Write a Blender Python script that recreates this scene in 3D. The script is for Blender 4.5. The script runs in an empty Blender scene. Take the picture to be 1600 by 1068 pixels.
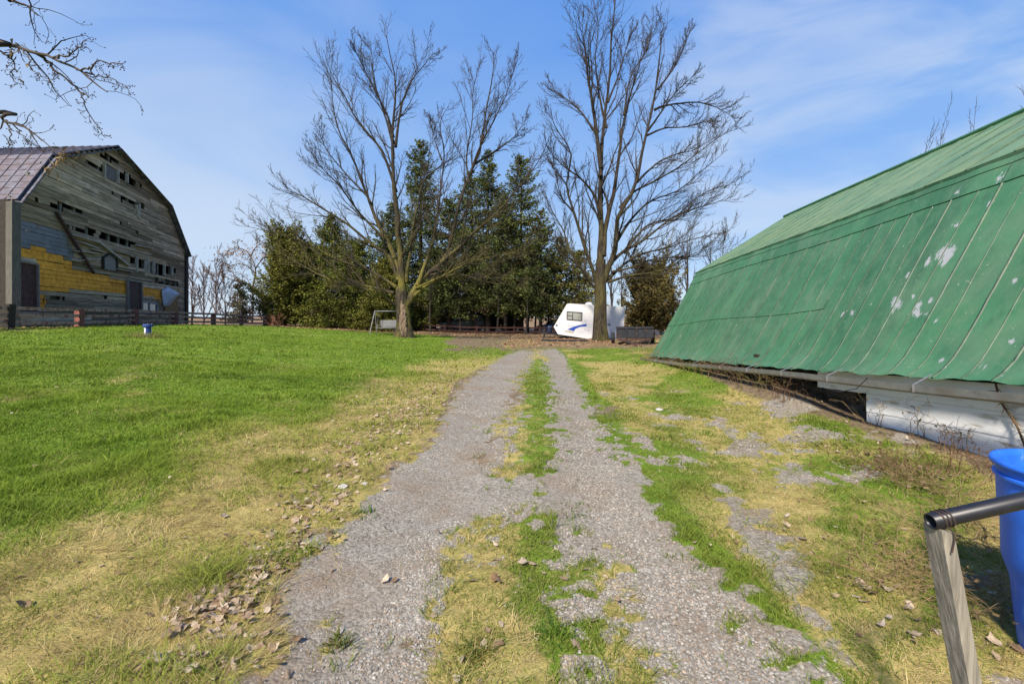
import bpy, math, random
import numpy as np
from math import radians
sc = bpy.context.scene
COL = sc.collection
RG = np.random.default_rng(7)
random.seed(7)
# photograph measurements: focal length in photo pixels, horizon row, eye height
F, HZ, EYE = 711.0, 495.0, 1.6
def P(px, py, z):
    return np.array([(px-800)/F*z, z, EYE+(HZ-py)/F*z])
def GP(px, py):
    Y = EYE*F/(py-HZ)
    return ((px-800)/F*Y, Y)

# ------------------------------------------------------------------ helpers
def ss(a, b, x):
    t = np.clip((np.asarray(x, float)-a)/(b-a), 0, 1)
    return t*t*(3-2*t)
def _hash(i, j, s):
    n = (i.astype(np.int64)*374761393 + j.astype(np.int64)*668265263 + s*982451653) & 0x7fffffff
    n = ((n ^ (n >> 13))*1274126177) & 0x7fffffff
    n = n ^ (n >> 16)
    return (n & 0xffff)/65535.0
def vnoise(x, y, s=0):
    x = np.asarray(x, float); y = np.asarray(y, float)
    i = np.floor(x); j = np.floor(y); u = x-i; v = y-j
    u = u*u*(3-2*u); v = v*v*(3-2*v)
    a = _hash(i, j, s); b = _hash(i+1, j, s); c = _hash(i, j+1, s); d = _hash(i+1, j+1, s)
    return (a*(1-u)+b*u)*(1-v)+(c*(1-u)+d*u)*v
def fbm(x, y, s=0, o=4):
    r = 0; amp = .5; tot = 0
    for k in range(o):
        r = r+amp*vnoise(x*2**k+k*17.3, y*2**k+k*9.1, s+k); tot += amp; amp *= .5
    return r/tot-.5          # about -.5 .. .5

class MB:
    """collects geometry, links it as one mesh object"""
    def __init__(s):
        s.V = []; s.Fs = []; s.n = 0; s.C = []; s.mask = None
    def add(s, V, faces, col=None):
        V = np.asarray(V, float).reshape(-1, 3)
        if isinstance(faces, np.ndarray): faces = [faces]
        elif len(faces) and not isinstance(faces[0], np.ndarray):
            g = {}
            for f in faces: g.setdefault(len(f), []).append(f)
            faces = [np.array(q) for q in g.values()]
        for f in faces:
            s.Fs.append(np.asarray(f, np.int64)+s.n)
        s.V.append(V)
        c = np.ones((len(V), 3))*(np.array([.5, .5, .5]) if col is None else np.asarray(col, float))
        s.C.append(c); s.n += len(V)
    def box(s, c, size, rz=0, col=None, rot=None):
        x, y, z = np.array(size)/2
        V = np.array([[-x,-y,-z],[x,-y,-z],[x,y,-z],[-x,y,-z],[-x,-y,z],[x,-y,z],[x,y,z],[-x,y,z]])
        if rot is not None: V = V@np.array(rot).T
        elif rz:
            ca, sa = math.cos(rz), math.sin(rz)
            V = V@np.array([[ca,-sa,0],[sa,ca,0],[0,0,1]]).T
        s.add(V+np.array(c), np.array([[0,3,2,1],[4,5,6,7],[0,1,5,4],[1,2,6,5],[2,3,7,6],[3,0,4,7]]), col)
    def bar(s, a, b, w, h=None, col=None, up=(0, 0, 1)):
        a = np.array(a, float); b = np.array(b, float); d = b-a; L = np.linalg.norm(d); d /= L
        up = np.array(up, float)
        if abs(d@up) > .95: up = np.array([0, 1., 0])
        sd = np.cross(d, up); sd /= np.linalg.norm(sd); u2 = np.cross(sd, d)
        s.box((a+b)/2, (L, w, h or w), rot=np.stack([d, sd, u2], 1), col=col)
    def tube(s, pts, r, n=8, col=None, cap=True):
        pts = np.asarray(pts, float); r = np.ones(len(pts))*r
        V, Fc = tubes(pts[None], r[None], n)
        s.add(V, Fc, col)
        if cap:
            k = len(pts)
            base = s.n-len(V)
            s.Fs.append(np.array([list(range(n))[::-1]])+base)
            s.Fs.append(np.array([list(range((k-1)*n, k*n))])+base)
    def lathe(s, prof, c, n=24, col=None, axis=None):
        prof = np.array(prof, float); k = len(prof)
        a = np.linspace(0, 2*math.pi, n, endpoint=False)
        V = np.zeros((k, n, 3))
        V[:, :, 0] = prof[:, 0:1]*np.cos(a); V[:, :, 1] = prof[:, 0:1]*np.sin(a); V[:, :, 2] = prof[:, 1:2]
        V = V.reshape(-1, 3)
        if axis is not None: V = V@np.array(axis).T
        i = np.arange(k-1)[:, None]*n; j = np.arange(n)[None]; j2 = (j+1) % n
        s.add(V+np.array(c), np.stack([i+j, i+j2, i+n+j2, i+n+j], -1).reshape(-1, 4), col)
    def prism(s, poly, depthvec, col=None):
        poly = np.asarray(poly, float); n = len(poly); d = np.asarray(depthvec, float)
        V = np.concatenate([poly, poly+d])
        fs = [list(range(n)), list(range(2*n-1, n-1, -1))]
        for i in range(n):
            j = (i+1) % n; fs.append([i, i+n, j+n, j][::-1])
        s.add(V, fs, col)
    def grid(s, V, nu, nv, col=None):
        i = np.arange(nu-1)[:, None]*nv; j = np.arange(nv-1)[None]
        s.add(V, np.stack([i+j, i+nv+j, i+nv+j+1, i+j+1], -1).reshape(-1, 4), col)
    def build(s, name, mat, parent=None, smooth=False, extra=None):
        V = np.concatenate(s.V) if s.V else np.zeros((0, 3))
        C = np.concatenate(s.C)
        org = np.zeros(3)
        q = parent
        while q is not None:
            org = org+np.array(q.location); q = q.parent
        V = V-org
        me = bpy.data.meshes.new(name)
        me.vertices.add(len(V)); me.vertices.foreach_set('co', V.astype(np.float32).ravel())
        li = np.concatenate([f.ravel() for f in s.Fs]); tot = np.concatenate([np.full(len(f), f.shape[1]) for f in s.Fs])
        st = np.concatenate([[0], np.cumsum(tot)[:-1]])
        me.loops.add(len(li)); me.loops.foreach_set('vertex_index', li.astype(np.int32))
        me.polygons.add(len(tot)); me.polygons.foreach_set('loop_start', st.astype(np.int32))
        me.polygons.foreach_set('use_smooth', np.full(len(tot), bool(smooth)))
        at = me.attributes.new('tint', 'FLOAT_COLOR', 'POINT')
        at.data.foreach_set('color', np.concatenate([C, np.ones((len(C), 1))], 1).astype(np.float32).ravel())
        if extra is not None:
            at = me.attributes.new('mask', 'FLOAT_COLOR', 'POINT')
            at.data.foreach_set('color', extra.astype(np.float32).ravel())
        me.update(calc_edges=True)
        me.materials.append(mat)
        o = bpy.data.objects.new(name, me); COL.objects.link(o)
        if parent is not None: o.parent = parent
        return o

def tubes(Pt, R, n):
    """Pt (N,K,3), R (N,K): N tubes of K rings of n sides"""
    N, K, _ = Pt.shape
    T = np.gradient(Pt, axis=1); T /= np.linalg.norm(T, axis=2, keepdims=True)+1e-9
    m = T.mean(1); ref = np.where(np.abs(m[:, 2:3]) > .8, np.array([[1., 0, 0]]), np.array([[0, 0, 1.]]))
    U = np.cross(T, ref[:, None]); U /= np.linalg.norm(U, axis=2, keepdims=True)+1e-9
    W = np.cross(T, U)
    a = np.linspace(0, 2*math.pi, n, endpoint=False)
    V = Pt[:, :, None]+R[:, :, None, None]*(U[:, :, None]*np.cos(a)[:, None]+W[:, :, None]*np.sin(a)[:, None])
    b = (np.arange(N)*K*n)[:, None, None]; i = (np.arange(K-1)*n)[None, :, None]; j = np.arange(n)[None, None]; j2 = (j+1) % n
    Fc = np.stack([b+i+j, b+i+j2, b+i+n+j2, b+i+n+j], -1).reshape(-1, 4)
    return V.reshape(-1, 3), Fc

def tag(o, label=None, cat=None, group=None, kind=None):
    if label: o['label'] = label
    if cat: o['category'] = cat
    if group: o['group'] = group
    if kind: o['kind'] = kind
    return o
def thing(name, loc, label, cat, group=None):
    o = bpy.data.objects.new(name, None); COL.objects.link(o)
    o.location = [float(v) for v in loc]; o.empty_display_size = .3
    return tag(o, label, cat, group)

# ------------------------------------------------------------------ materials
def mat(name, base=(.5, .5, .5), rough=.8, var=.2, scale=6, bump=0., bscale=40, tint=False, metal=0., spec=.3,
        stretch=(1, 1, 1), trans=0., second=None, sscale=2., sth=.5, detail=6):
    m = bpy.data.materials.new(name); m.use_nodes = True
    nt = m.node_tree; N = nt.nodes; L = nt.links
    b = N['Principled BSDF']; out = N['Material Output']
    b.inputs['Roughness'].default_value = rough; b.inputs['Metallic'].default_value = metal
    b.inputs['Specular IOR Level'].default_value = spec
    tc = N.new('ShaderNodeTexCoord'); mp = N.new('ShaderNodeMapping'); mp.inputs['Scale'].default_value = stretch
    L.new(tc.outputs['Object'], mp.inputs['Vector'])
    def noise(s, d=detail, r=.6):
        n = N.new('ShaderNodeTexNoise'); n.inputs['Scale'].default_value = s; n.inputs['Detail'].default_value = d
        n.inputs['Roughness'].default_value = r
        L.new(mp.outputs['Vector'], n.inputs['Vector']); return n.outputs['Fac']
    def mix(a, bb, fac, blend='MIX'):
        x = N.new('ShaderNodeMix'); x.data_type = 'RGBA'; x.blend_type = blend
        for sock, v in ((x.inputs['A'], a), (x.inputs['B'], bb), (x.inputs['Factor'], fac)):
            if isinstance(v, bpy.types.NodeSocket): L.new(v, sock)
            elif isinstance(v, tuple): sock.default_value = (*v, 1)
            else: sock.default_value = v
        return x.outputs['Result']
    def ramp(src, lo, hi):
        r = N.new('ShaderNodeMapRange'); r.inputs[1].default_value = lo; r.inputs[2].default_value = hi
        L.new(src, r.inputs[0]); return r.outputs[0]
    if tint:
        a = N.new('ShaderNodeAttribute'); a.attribute_name = 'tint'; c = a.outputs['Color']
    else:
        c = base
    if second is not None:
        c = mix(c, second, ramp(noise(sscale), sth-.06, sth+.06))
    if var:
        lo = (1-var,)*3; hi = (1+var,)*3
        v = mix(lo, hi, ramp(noise(scale), .3, .7))
        c = mix(c, v, 1.0, 'MULTIPLY')
    if isinstance(c, tuple): b.inputs['Base Color'].default_value = (*c, 1)
    else: L.new(c, b.inputs['Base Color'])
    if bump:
        bp = N.new('ShaderNodeBump'); bp.inputs['Strength'].default_value = 1; bp.inputs['Distance'].default_value = bump
        L.new(noise(bscale), bp.inputs['Height']); L.new(bp.outputs['Normal'], b.inputs['Normal'])
    if trans:
        t = N.new('ShaderNodeBsdfTranslucent'); ms = N.new('ShaderNodeMixShader'); ms.inputs[0].default_value = trans
        if isinstance(c, tuple): t.inputs['Color'].default_value = (*c, 1)
        else: L.new(c, t.inputs['Color'])
        L.new(b.outputs[0], ms.inputs[1]); L.new(t.outputs[0], ms.inputs[2]); L.new(ms.outputs[0], out.inputs['Surface'])
    return m

MT = {
 'bark': mat('bark', tint=True, rough=.95, var=.6, scale=9, bump=.12, bscale=9, stretch=(1.6, 1.6, .3), spec=.1),
 'twig': mat('twig', tint=True, rough=.9, var=.2, spec=.1),
 'leaf': mat('needle_foliage', tint=True, rough=.8, var=.3, scale=1.2, trans=.25, spec=.15),
 'blade': mat('grass_blade', tint=True, rough=.7, var=.12, scale=2, trans=.35, spec=.2),
 'deadleaf': mat('dead_leaf', tint=True, rough=.85, var=.25, scale=60, trans=.2, spec=.15),
 'stone': mat('gravel_stone', tint=True, rough=.85, var=.25, scale=90, spec=.25),
 'plank': mat('weathered_plank', tint=True, rough=.95, var=.5, scale=3.0, bump=.012, bscale=18, stretch=(.35, .35, 6), spec=.1),
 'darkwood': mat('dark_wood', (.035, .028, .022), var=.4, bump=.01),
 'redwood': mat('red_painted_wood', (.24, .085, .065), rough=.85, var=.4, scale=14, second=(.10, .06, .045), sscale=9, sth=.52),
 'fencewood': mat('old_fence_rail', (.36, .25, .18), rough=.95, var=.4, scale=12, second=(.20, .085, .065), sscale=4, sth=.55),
 'darkred': mat('dark_red_board', (.050, .022, .018), rough=.9, var=.4, scale=9),  # far fence boards, a darker red than the near posts
 'doorred': mat('brown_red_door', (.075, .042, .038), rough=.7, var=.3, scale=5, second=(.05, .025, .022), sscale=6),
 'purplemetal': mat('grey_purple_metal', (.135, .128, .15), rough=.6, var=.3, scale=3, metal=.0, spec=.35, second=(.12, .095, .10), sscale=2.2, sth=.5, bump=.004, bscale=3),
 'galv': mat('galvanised_metal', (.27, .27, .27), rough=.42, var=.25, scale=10, metal=.5, second=(.22, .20, .18), sscale=5, sth=.58),
 'sheet': mat('pale_sheet', (.42, .46, .54), rough=.6, var=.2, scale=3),
 'greymetal': mat('grey_panel', (.17, .18, .195), rough=.65, var=.22, scale=2, second=(.16, .12, .07), sscale=1.1, sth=.66),
 'rust': mat('rusty_steel', (.10, .05, .035), rough=.8, var=.4, scale=20, second=(.05, .035, .03), sscale=7),
 'whitewall': mat('flaking_white_paint', (.82, .82, .81), rough=.75, var=.07, scale=4, second=(.46, .41, .33), sscale=7, sth=.63, stretch=(1, .35, 2.2), bump=.004, bscale=30),
 'foundation': mat('old_foundation', (.10, .08, .062), rough=.95, var=.5, scale=5, bump=.05, bscale=6),
 'bluebarrel': mat('blue_plastic', (.022, .14, .66), rough=.42, var=.22, scale=5, spec=.4, second=(.10, .22, .60), sscale=26, sth=.66, stretch=(1, 1, .5)),
 'blackpipe': mat('dark_pipe', (.012, .0125, .017), rough=.42, var=.25, scale=25, spec=.5),
 'graypost': mat('weathered_grey_timber', (.24, .215, .175), rough=.95, var=.5, scale=2.2, stretch=(26, 26, 1.1), bump=.004, bscale=3, spec=.1),
 'white': mat('white_trailer_skin', (.64, .64, .65), rough=.4, var=.03, scale=2, spec=.5),
 'black': mat('black_rubber', (.02, .02, .021), rough=.8, var=.2),
 'glass': mat('dark_glass', (.06, .065, .06), rough=.12, var=.2, scale=2, spec=.8),
 'winpane': mat('curtained_pane', (.26, .27, .24), rough=.2, var=.25, scale=1.5, spec=.7),
 'navy': mat('navy_paint', (.012, .018, .05), rough=.4, var=.2, spec=.5),
 'blueink': mat('blue_graphic', (.025, .07, .36), rough=.4, var=.05),
 'greyink': mat('grey_graphic', (.45, .46, .50), rough=.4, var=.05),
 'tanink': mat('tan_graphic', (.42, .40, .30), rough=.4, var=.05),
 'darksteel': mat('dark_steel', (.03, .031, .036), rough=.55, var=.35, scale=7, second=(.10, .05, .035), sscale=3, sth=.63),
 'bench': mat('pale_bench_paint', (.19, .195, .205), rough=.6, var=.15),
 'capblue': mat('blue_cap', (.03, .06, .22), rough=.45, var=.12),
 'carpaint': mat('dark_car_paint', (.018, .018, .021), rough=.25, var=.1, spec=.6),
 'pebble': mat('pale_rock', (.42, .40, .37), rough=.9, var=.25, scale=12, bump=.01),
}

# ------------------------------------------------------------------ ground masks
def poly_fn(pts):
    w = sorted((GP(*p)[1], GP(*p)[0]) for p in pts)
    Y = np.array([a for a, _ in w]); X = np.array([b for _, b in w])
    return lambda y: np.interp(y, Y, X)
XL = poly_fn([(395,1068),(425,1000),(455,920),(505,840),(550,790),(610,740),(672,700),(700,650),(730,600),(778,562),(800,548),(835,535)])
XR = poly_fn([(1290,1068),(1215,985),(1140,885),(1068,830),(1040,790),(1000,740),(965,700),(938,650),(915,600),(892,566),(875,552),(868,540)])
CL = poly_fn([(640,1068),(672,1000),(690,940),(715,880),(745,830),(800,798),(830,790),(835,750),(772,735),(785,690),(797,640),(806,600),(818,575),(832,556)])
CR = poly_fn([(985,1068),(985,1000),(972,940),(950,890),(915,845),(868,803),(836,792),(840,750),(893,738),(896,690),(882,640),(872,600),(862,575),(850,556)])
GPATCH = [(1055,648,.35,.5),(1120,661,.30,.45),(1165,690,.25,.5),(1225,650,.3,.6),(1070,720,.25,.4),(1265,742,.42,.38),(1330,735,.25,.3),
          (1165,800,.16,.42),(1200,850,.2,.34),(1235,905,.2,.3),(1280,960,.13,.2),(1320,1020,.13,.14),(1130,760,.12,.2),(1310,690,.25,.35),(1255,650,.3,.5),
          (1090,690,.15,.5),(1010,690,.12,.5),(1400,700,.3,.3)]
DPATCH = [(545,885,.12),(560,930,.14),(590,1050,.13),(600,800,.12),(1065,960,.10),(730,700,.3),(905,640,.4),(780,620,.5)]
def masks(x, y):
    """gravel, dry, dirt, leaf litter (0..1) at world x, y"""
    x = np.asarray(x, float); y = np.asarray(y, float)
    sc_ = np.clip(y/4, .6, 4)
    n1 = fbm(x*2.1/sc_, y*1.3/sc_, 3); n2 = fbm(x*7, y*7, 11); n3 = fbm(x*.8, y*.5, 23); n4 = fbm(x*17, y*15, 29, 3)
    inside = np.minimum(x-XL(y), XR(y)-x)
    lim = ss(26, 22, y)
    g = ss(-.12, .16, inside+n1*.5+n2*.55+n4*.35-.03)*lim
    cs = np.minimum(x-CL(y), CR(y)-x)
    g = g*(1-ss(-.07, .15, cs*.8+n1*.55+n2*.7+n4*.55-.05)*ss(24, 19, y))
    right = ss(0, .3, x-XR(y))
    for px, py, rx, ry in GPATCH:
        X, Y = GP(px, py)
        d = 1-np.sqrt(((x-X)/rx)**2+((y-Y)/ry)**2)
        g = np.maximum(g, right*ss(-.1, .55, d*.9+n1*1.5+n2*1.6+n4*1.0-.05)*.9)
    spk = ss(.12, .24, fbm(x*2.2, y*2.2, 41)+n2*.3+n4*.15)*right*ss(4.8, 4.2, x)*ss(14, 8, y)*.8
    g = np.maximum(g, spk)
    dL = XL(y)-x
    dry = ss(3.3, 1.2, dL+n3*3.0+n1*1.2)*(dL > -.3)*ss(24, 12, y)
    dry = np.maximum(dry, (dL > 0)*ss(.08, .3, n3+n1*.4)*.55*ss(18, 8, y))
    dr = ss(-.30, .32, fbm(x*.9, y*.7, 61)+n1*.5+n2*.25+.14*ss(5.5, 2.0, y))*right
    dry = np.maximum(dry, dr)
    dry = np.maximum(dry, (1-ss(.0, .5, np.abs(cs)))*.0+(cs > -.2)*ss(-.18, .22, n1+n2*.5)*.9)
    # brown soil: far end of the drive, under the trees, beside the barn
    dirt = .8*ss(18, 25, y+n3*6)*ss(-.4, .8, np.minimum(x-(-3.2-.10*(y-20)), 8.5-x)+n1*2+n3*2)
    dirt = np.maximum(dirt, ss(34, 37, y+n3*3+.12*np.clip(x+6, 0, 20)))
    dirt = np.maximum(dirt, ss(4.25, 4.75, x+n1*.6)*ss(14, 9, y))
    edge = ss(.42, .05, np.abs(inside-.02+n1*.5))*ss(20, 12, y)*(.35+.65*(x < (XL(y)+XR(y))/2))
    dirt = np.maximum(dirt, edge*ss(-.25, .2, n2+n1)*.75)
    for px, py, r in DPATCH:
        X, Y = GP(px, py)
        dirt = np.maximum(dirt, ss(-.1, .6, 1-np.hypot(x-X, (y-Y)*.8)/(r*1.7)+n1*1.6+n2*1.2)*.85)
    g = g*(1-.9*ss(.3, .7, dirt)*ss(14, 20, y))
    # leaf litter along the rail fence and beneath the trees
    fd = fence_dist(x, y)
    lit = ss(1.9, .5, np.abs(fd+.4)+n1*1.2)*(y > 10)
    lit = np.maximum(lit, ss(33, 37, y+n3*4)*.8)
    lit = np.maximum(lit, ss(22, 25, y+n3*4)*ss(.3, 1.5, np.minimum(x+1.5, 12-x)+n1*2)*.9)
    return g, dry, dirt, lit
# rail fence run (world x, y) read off the photograph
FENCE = np.array([[-26, 10.5], [-19.1, 17.2], [-21.2, 22.3], [-20.9, 25.2], [-23.6, 31.8], [-22, 33.6], [-20.6, 35.0], [-19.0, 36.6]])
FENCE[:, 0] = [-23.2, -19.15, -21.2, -20.9, -23.6, -22.1, -21.1, -19.2]
FENCE = np.array([[(-140-800)/F*13.8, 13.8], [(13-800)/F*17.3, 17.3], [(124-800)/F*21.8, 21.8], [(211-800)/F*25.8, 25.8], [(273-800)/F*29.2, 29.2],
                  [(333-800)/F*32.6, 32.6], [(377-800)/F*35.2, 35.2], [(415-800)/F*37.6, 37.6]])
def fence_dist(x, y):
    d = np.full(np.shape(x), 1e9)
    for a, b in zip(FENCE[:-1], FENCE[1:]):
        ab = b-a; t = np.clip(((x-a[0])*ab[0]+(y-a[1])*ab[1])/(ab@ab), 0, 1)
        d = np.minimum(d, np.hypot(x-a[0]-t*ab[0], y-a[1]-t*ab[1]))
    return d
def height(x, y):
    x = np.asarray(x, float); y = np.asarray(y, float)
    h = 1.12*np.clip((-x-2.4)/16.5, 0, 1)**1.08*(1-.30*ss(26, 40, y))
    h = h+.13*ss(3.2, 4.8, x)*ss(34, 18, y)
    h = h+.20*ss(4.25, 5.0, x)*ss(6.3, 8.2, y)*ss(17, 14, y)
    h = h+ss(80, 45, y)*(fbm(x*.35, y*.35, 5)*.10+fbm(x*1.6, y*1.6, 8)*.035)
    # wheel ruts
    for e0, e1 in ((XL, CL), (CR, XR)):
        c = (e0(y)+e1(y))/2
        h = h-.035*np.exp(-((x-c)/.35)**2)*ss(24, 16, y)*(y > 0)
    return h

# ------------------------------------------------------------------ ground sheet
def lines(segs):
    out = []
    for a, b, d in segs: out += list(np.arange(a, b, d))
    return out
xr = lines([(0, 5.5, .035)])
q = 5.5; d = .04
while q < 900: xr.append(q); q += d; d *= 1.055
xs = np.array(sorted([-v for v in xr[1:]]+xr))
yr = lines([(1.2, 3.2, .03)]); q = 3.2; d = .03
while q < 1600: yr.append(q); q += d; d = d*(1.0105 if q < 40 else 1.2)
ylow = [-60, -20, -8, -3, -1, 0, .5, .8, 1.0, 1.1]
ys = np.array(ylow+yr)
GX, GY = np.meshgrid(xs, ys, indexing='ij')
g, dry, dirt, lit = masks(GX, GY)
fine = ss(14, 4, GY)*(np.abs(GX) < 9)
GZ = height(GX, GY)+fine*fbm(GX*9, GY*9, 77)*.03*(1-.6*g)
nu, nv = GX.shape
VV = np.stack([GX, GY, GZ], -1).reshape(-1, 3)
i = np.arange(nu-1)[:, None]*nv; j = np.arange(nv-1)[None]
FF = np.stack([i+j, i+nv+j, i+nv+j+1, i+j+1], -1).reshape(-1, 4)
gm = g.ravel()[FF].mean(1); dm = dirt.ravel()[FF].mean(1)
cy = VV[FF, 1].mean(1); cx = VV[FF, 0].mean(1)
drive_area = (gm > .5) & (cx < 2.6) & (cx > -2.5) & (cy > 1) & (cy < 27)
dirt_area = (~drive_area) & (dm > .5) & (cy > 15)
def ground_mat():
    m = bpy.data.materials.new('ground_cover'); m.use_nodes = True
    nt = m.node_tree; N = nt.nodes; L = nt.links; b = N['Principled BSDF']
    b.inputs['Roughness'].default_value = .95; b.inputs['Specular IOR Level'].default_value = .12
    tc = N.new('ShaderNodeTexCoord')
    at = N.new('ShaderNodeAttribute'); at.attribute_name = 'mask'
    sp = N.new('ShaderNodeSeparateColor'); L.new(at.outputs['Color'], sp.inputs[0])
    def noise(s, d=5, r=.6, st=None):
        n = N.new('ShaderNodeTexNoise'); n.inputs['Scale'].default_value = s; n.inputs['Detail'].default_value = d; n.inputs['Roughness'].default_value = r
        L.new(tc.outputs['Object'], n.inputs['Vector']); return n.outputs['Fac']
    def rg(src, lo, hi):
        r = N.new('ShaderNodeMapRange'); r.inputs[1].default_value = lo; r.inputs[2].default_value = hi; L.new(src, r.inputs[0]); return r.outputs[0]
    def mix(a, bb, fac, blend='MIX'):
        x = N.new('ShaderNodeMix'); x.data_type = 'RGBA'; x.blend_type = blend
        for sock, v in ((x.inputs['A'], a), (x.inputs['B'], bb), (x.inputs['Factor'], fac)):
            if isinstance(v, bpy.types.NodeSocket): L.new(v, sock)
            elif isinstance(v, tuple): sock.default_value = (*v, 1)
            else: sock.default_value = v
        return x.outputs['Result']
    def math_(op, a, bb):
        x = N.new('ShaderNodeMath'); x.operation = op
        for sock, v in zip(x.inputs, (a, bb)):
            if isinstance(v, bpy.types.NodeSocket): L.new(v, sock)
            else: sock.default_value = v
        return x.outputs[0]
    def soft(ch, w=.45):
        return rg(math_('ADD', ch, math_('MULTIPLY', math_('SUBTRACT', noise(16, 6, .7), .5), w)), .35, .65)
    vor = N.new('ShaderNodeTexVoronoi'); vor.inputs['Scale'].default_value = 55; L.new(tc.outputs['Object'], vor.inputs['Vector'])
    v2 = N.new('ShaderNodeTexVoronoi'); v2.inputs['Scale'].default_value = 21; L.new(tc.outputs['Object'], v2.inputs['Vector'])
    sv = N.new('ShaderNodeSeparateColor'); L.new(vor.outputs['Color'], sv.inputs[0])
    grav = mix((.16, .142, .112), (.33, .302, .255), sv.outputs[0])
    grav = mix(grav, (.22, .165, .115), math_('MULTIPLY', rg(noise(1.3, 8, .72), .45, .66), .85))
    green = mix((.070, .135, .010), (.15, .225, .024), rg(noise(2.5, 8, .75), .3, .7))
    green = mix(green, (.24, .255, .055), rg(noise(.5, 7, .75), .5, .78))
    green = mix(green, (.045, .09, .010), math_('MULTIPLY', rg(noise(9, 5, .8), .52, .75), .6))
    dryc = mix((.40, .31, .12), (.22, .21, .05), rg(noise(7, 6, .7), .35, .7))
    c = mix(green, dryc, soft(sp.outputs[1], .8))
    soil = mix((.10, .074, .05), (.24, .175, .115), rg(noise(4, 8, .75), .3, .7))
    c = mix(c, soil, soft(sp.outputs[2]))
    leafv = N.new('ShaderNodeTexVoronoi'); leafv.inputs['Scale'].default_value = 7; L.new(tc.outputs['Object'], leafv.inputs['Vector'])
    sl = N.new('ShaderNodeSeparateColor'); L.new(leafv.outputs['Color'], sl.inputs[0])
    leaf = mix((.13, .075, .035), (.36, .24, .13), sl.outputs[1])
    litf = math_('MULTIPLY', soft(at.outputs['Alpha'], .9), rg(sl.outputs[0], .15, .45))
    c = mix(c, leaf, litf)
    c = mix(c, grav, soft(sp.outputs[0], .35))
    L.new(c, b.inputs['Base Color'])
    hh = math_('ADD', math_('MULTIPLY', vor.outputs['Distance'], -.5), math_('MULTIPLY', noise(30, 6, .7), 1.0))
    bp = N.new('ShaderNodeBump'); bp.inputs['Distance'].default_value = .012; bp.inputs['Strength'].default_value = .8
    L.new(hh, bp.inputs['Height']); L.new(bp.outputs['Normal'], b.inputs['Normal'])
    return m
MT['ground'] = ground_mat()
EX = np.stack([g, dry, dirt, lit], -1).reshape(-1, 4)
def sub_sheet(name, sel, label, cat=None):
    idx, inv = np.unique(FF[sel], return_inverse=True)
    mb = MB(); mb.add(VV[idx], inv.reshape(-1, 4))
    o = mb.build(name, MT['ground'], None, smooth=True, extra=EX[idx])
    return tag(o, label, cat, kind='structure')
sub_sheet('lawn', ~drive_area & ~dirt_area, 'green lawn with dry tan verge beside the gravel drive', 'lawn')
sub_sheet('gravel_drive', drive_area, 'two-track grey gravel drive with a grassy middle running to the trees', 'driveway')
sub_sheet('bare_soil', dirt_area, 'brown bare soil with fallen leaves at the end of the drive', 'soil')

# ------------------------------------------------------------------ grass blades, stones, leaves
def sample(z0, z1, n, spread=1.32):
    z = np.sqrt(RG.uniform(z0**2, z1**2, n)); u = RG.uniform(-spread, spread, n)
    return u*z, z
def in_barn(x, y): return (x > 4.95) & (y < 15.6)
def blades(mb, x, y, h, w, lean, ang, col, tip=None):
    n = len(x); z = height(x, y)-.004
    p = np.stack([x, y, z], 1); a = RG.uniform(0, 2*math.pi, n)
    s = np.stack([np.cos(a), np.sin(a), np.zeros(n)], 1)*(w/2)[:, None]
    ld = np.stack([np.cos(ang), np.sin(ang), np.zeros(n)], 1)*lean[:, None]
    up = np.zeros((n, 3)); up[:, 2] = h
    m = p+up*.65+ld*.38; t = p+up+ld
    V = np.stack([p-s, p+s, m+s*.75, m-s*.75, t], 1).reshape(-1, 3)
    b = np.arange(n)[:, None]*5
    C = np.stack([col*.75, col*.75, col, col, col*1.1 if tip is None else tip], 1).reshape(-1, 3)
    mb.add(V, [b+np.array([0, 1, 2, 3]), b+np.array([3, 2, 4])], C)
def lerp(a, b, t): return np.array(a)*(1-t[:, None])+np.array(b)*t[:, None]
gb = MB(); db = MB()
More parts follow.
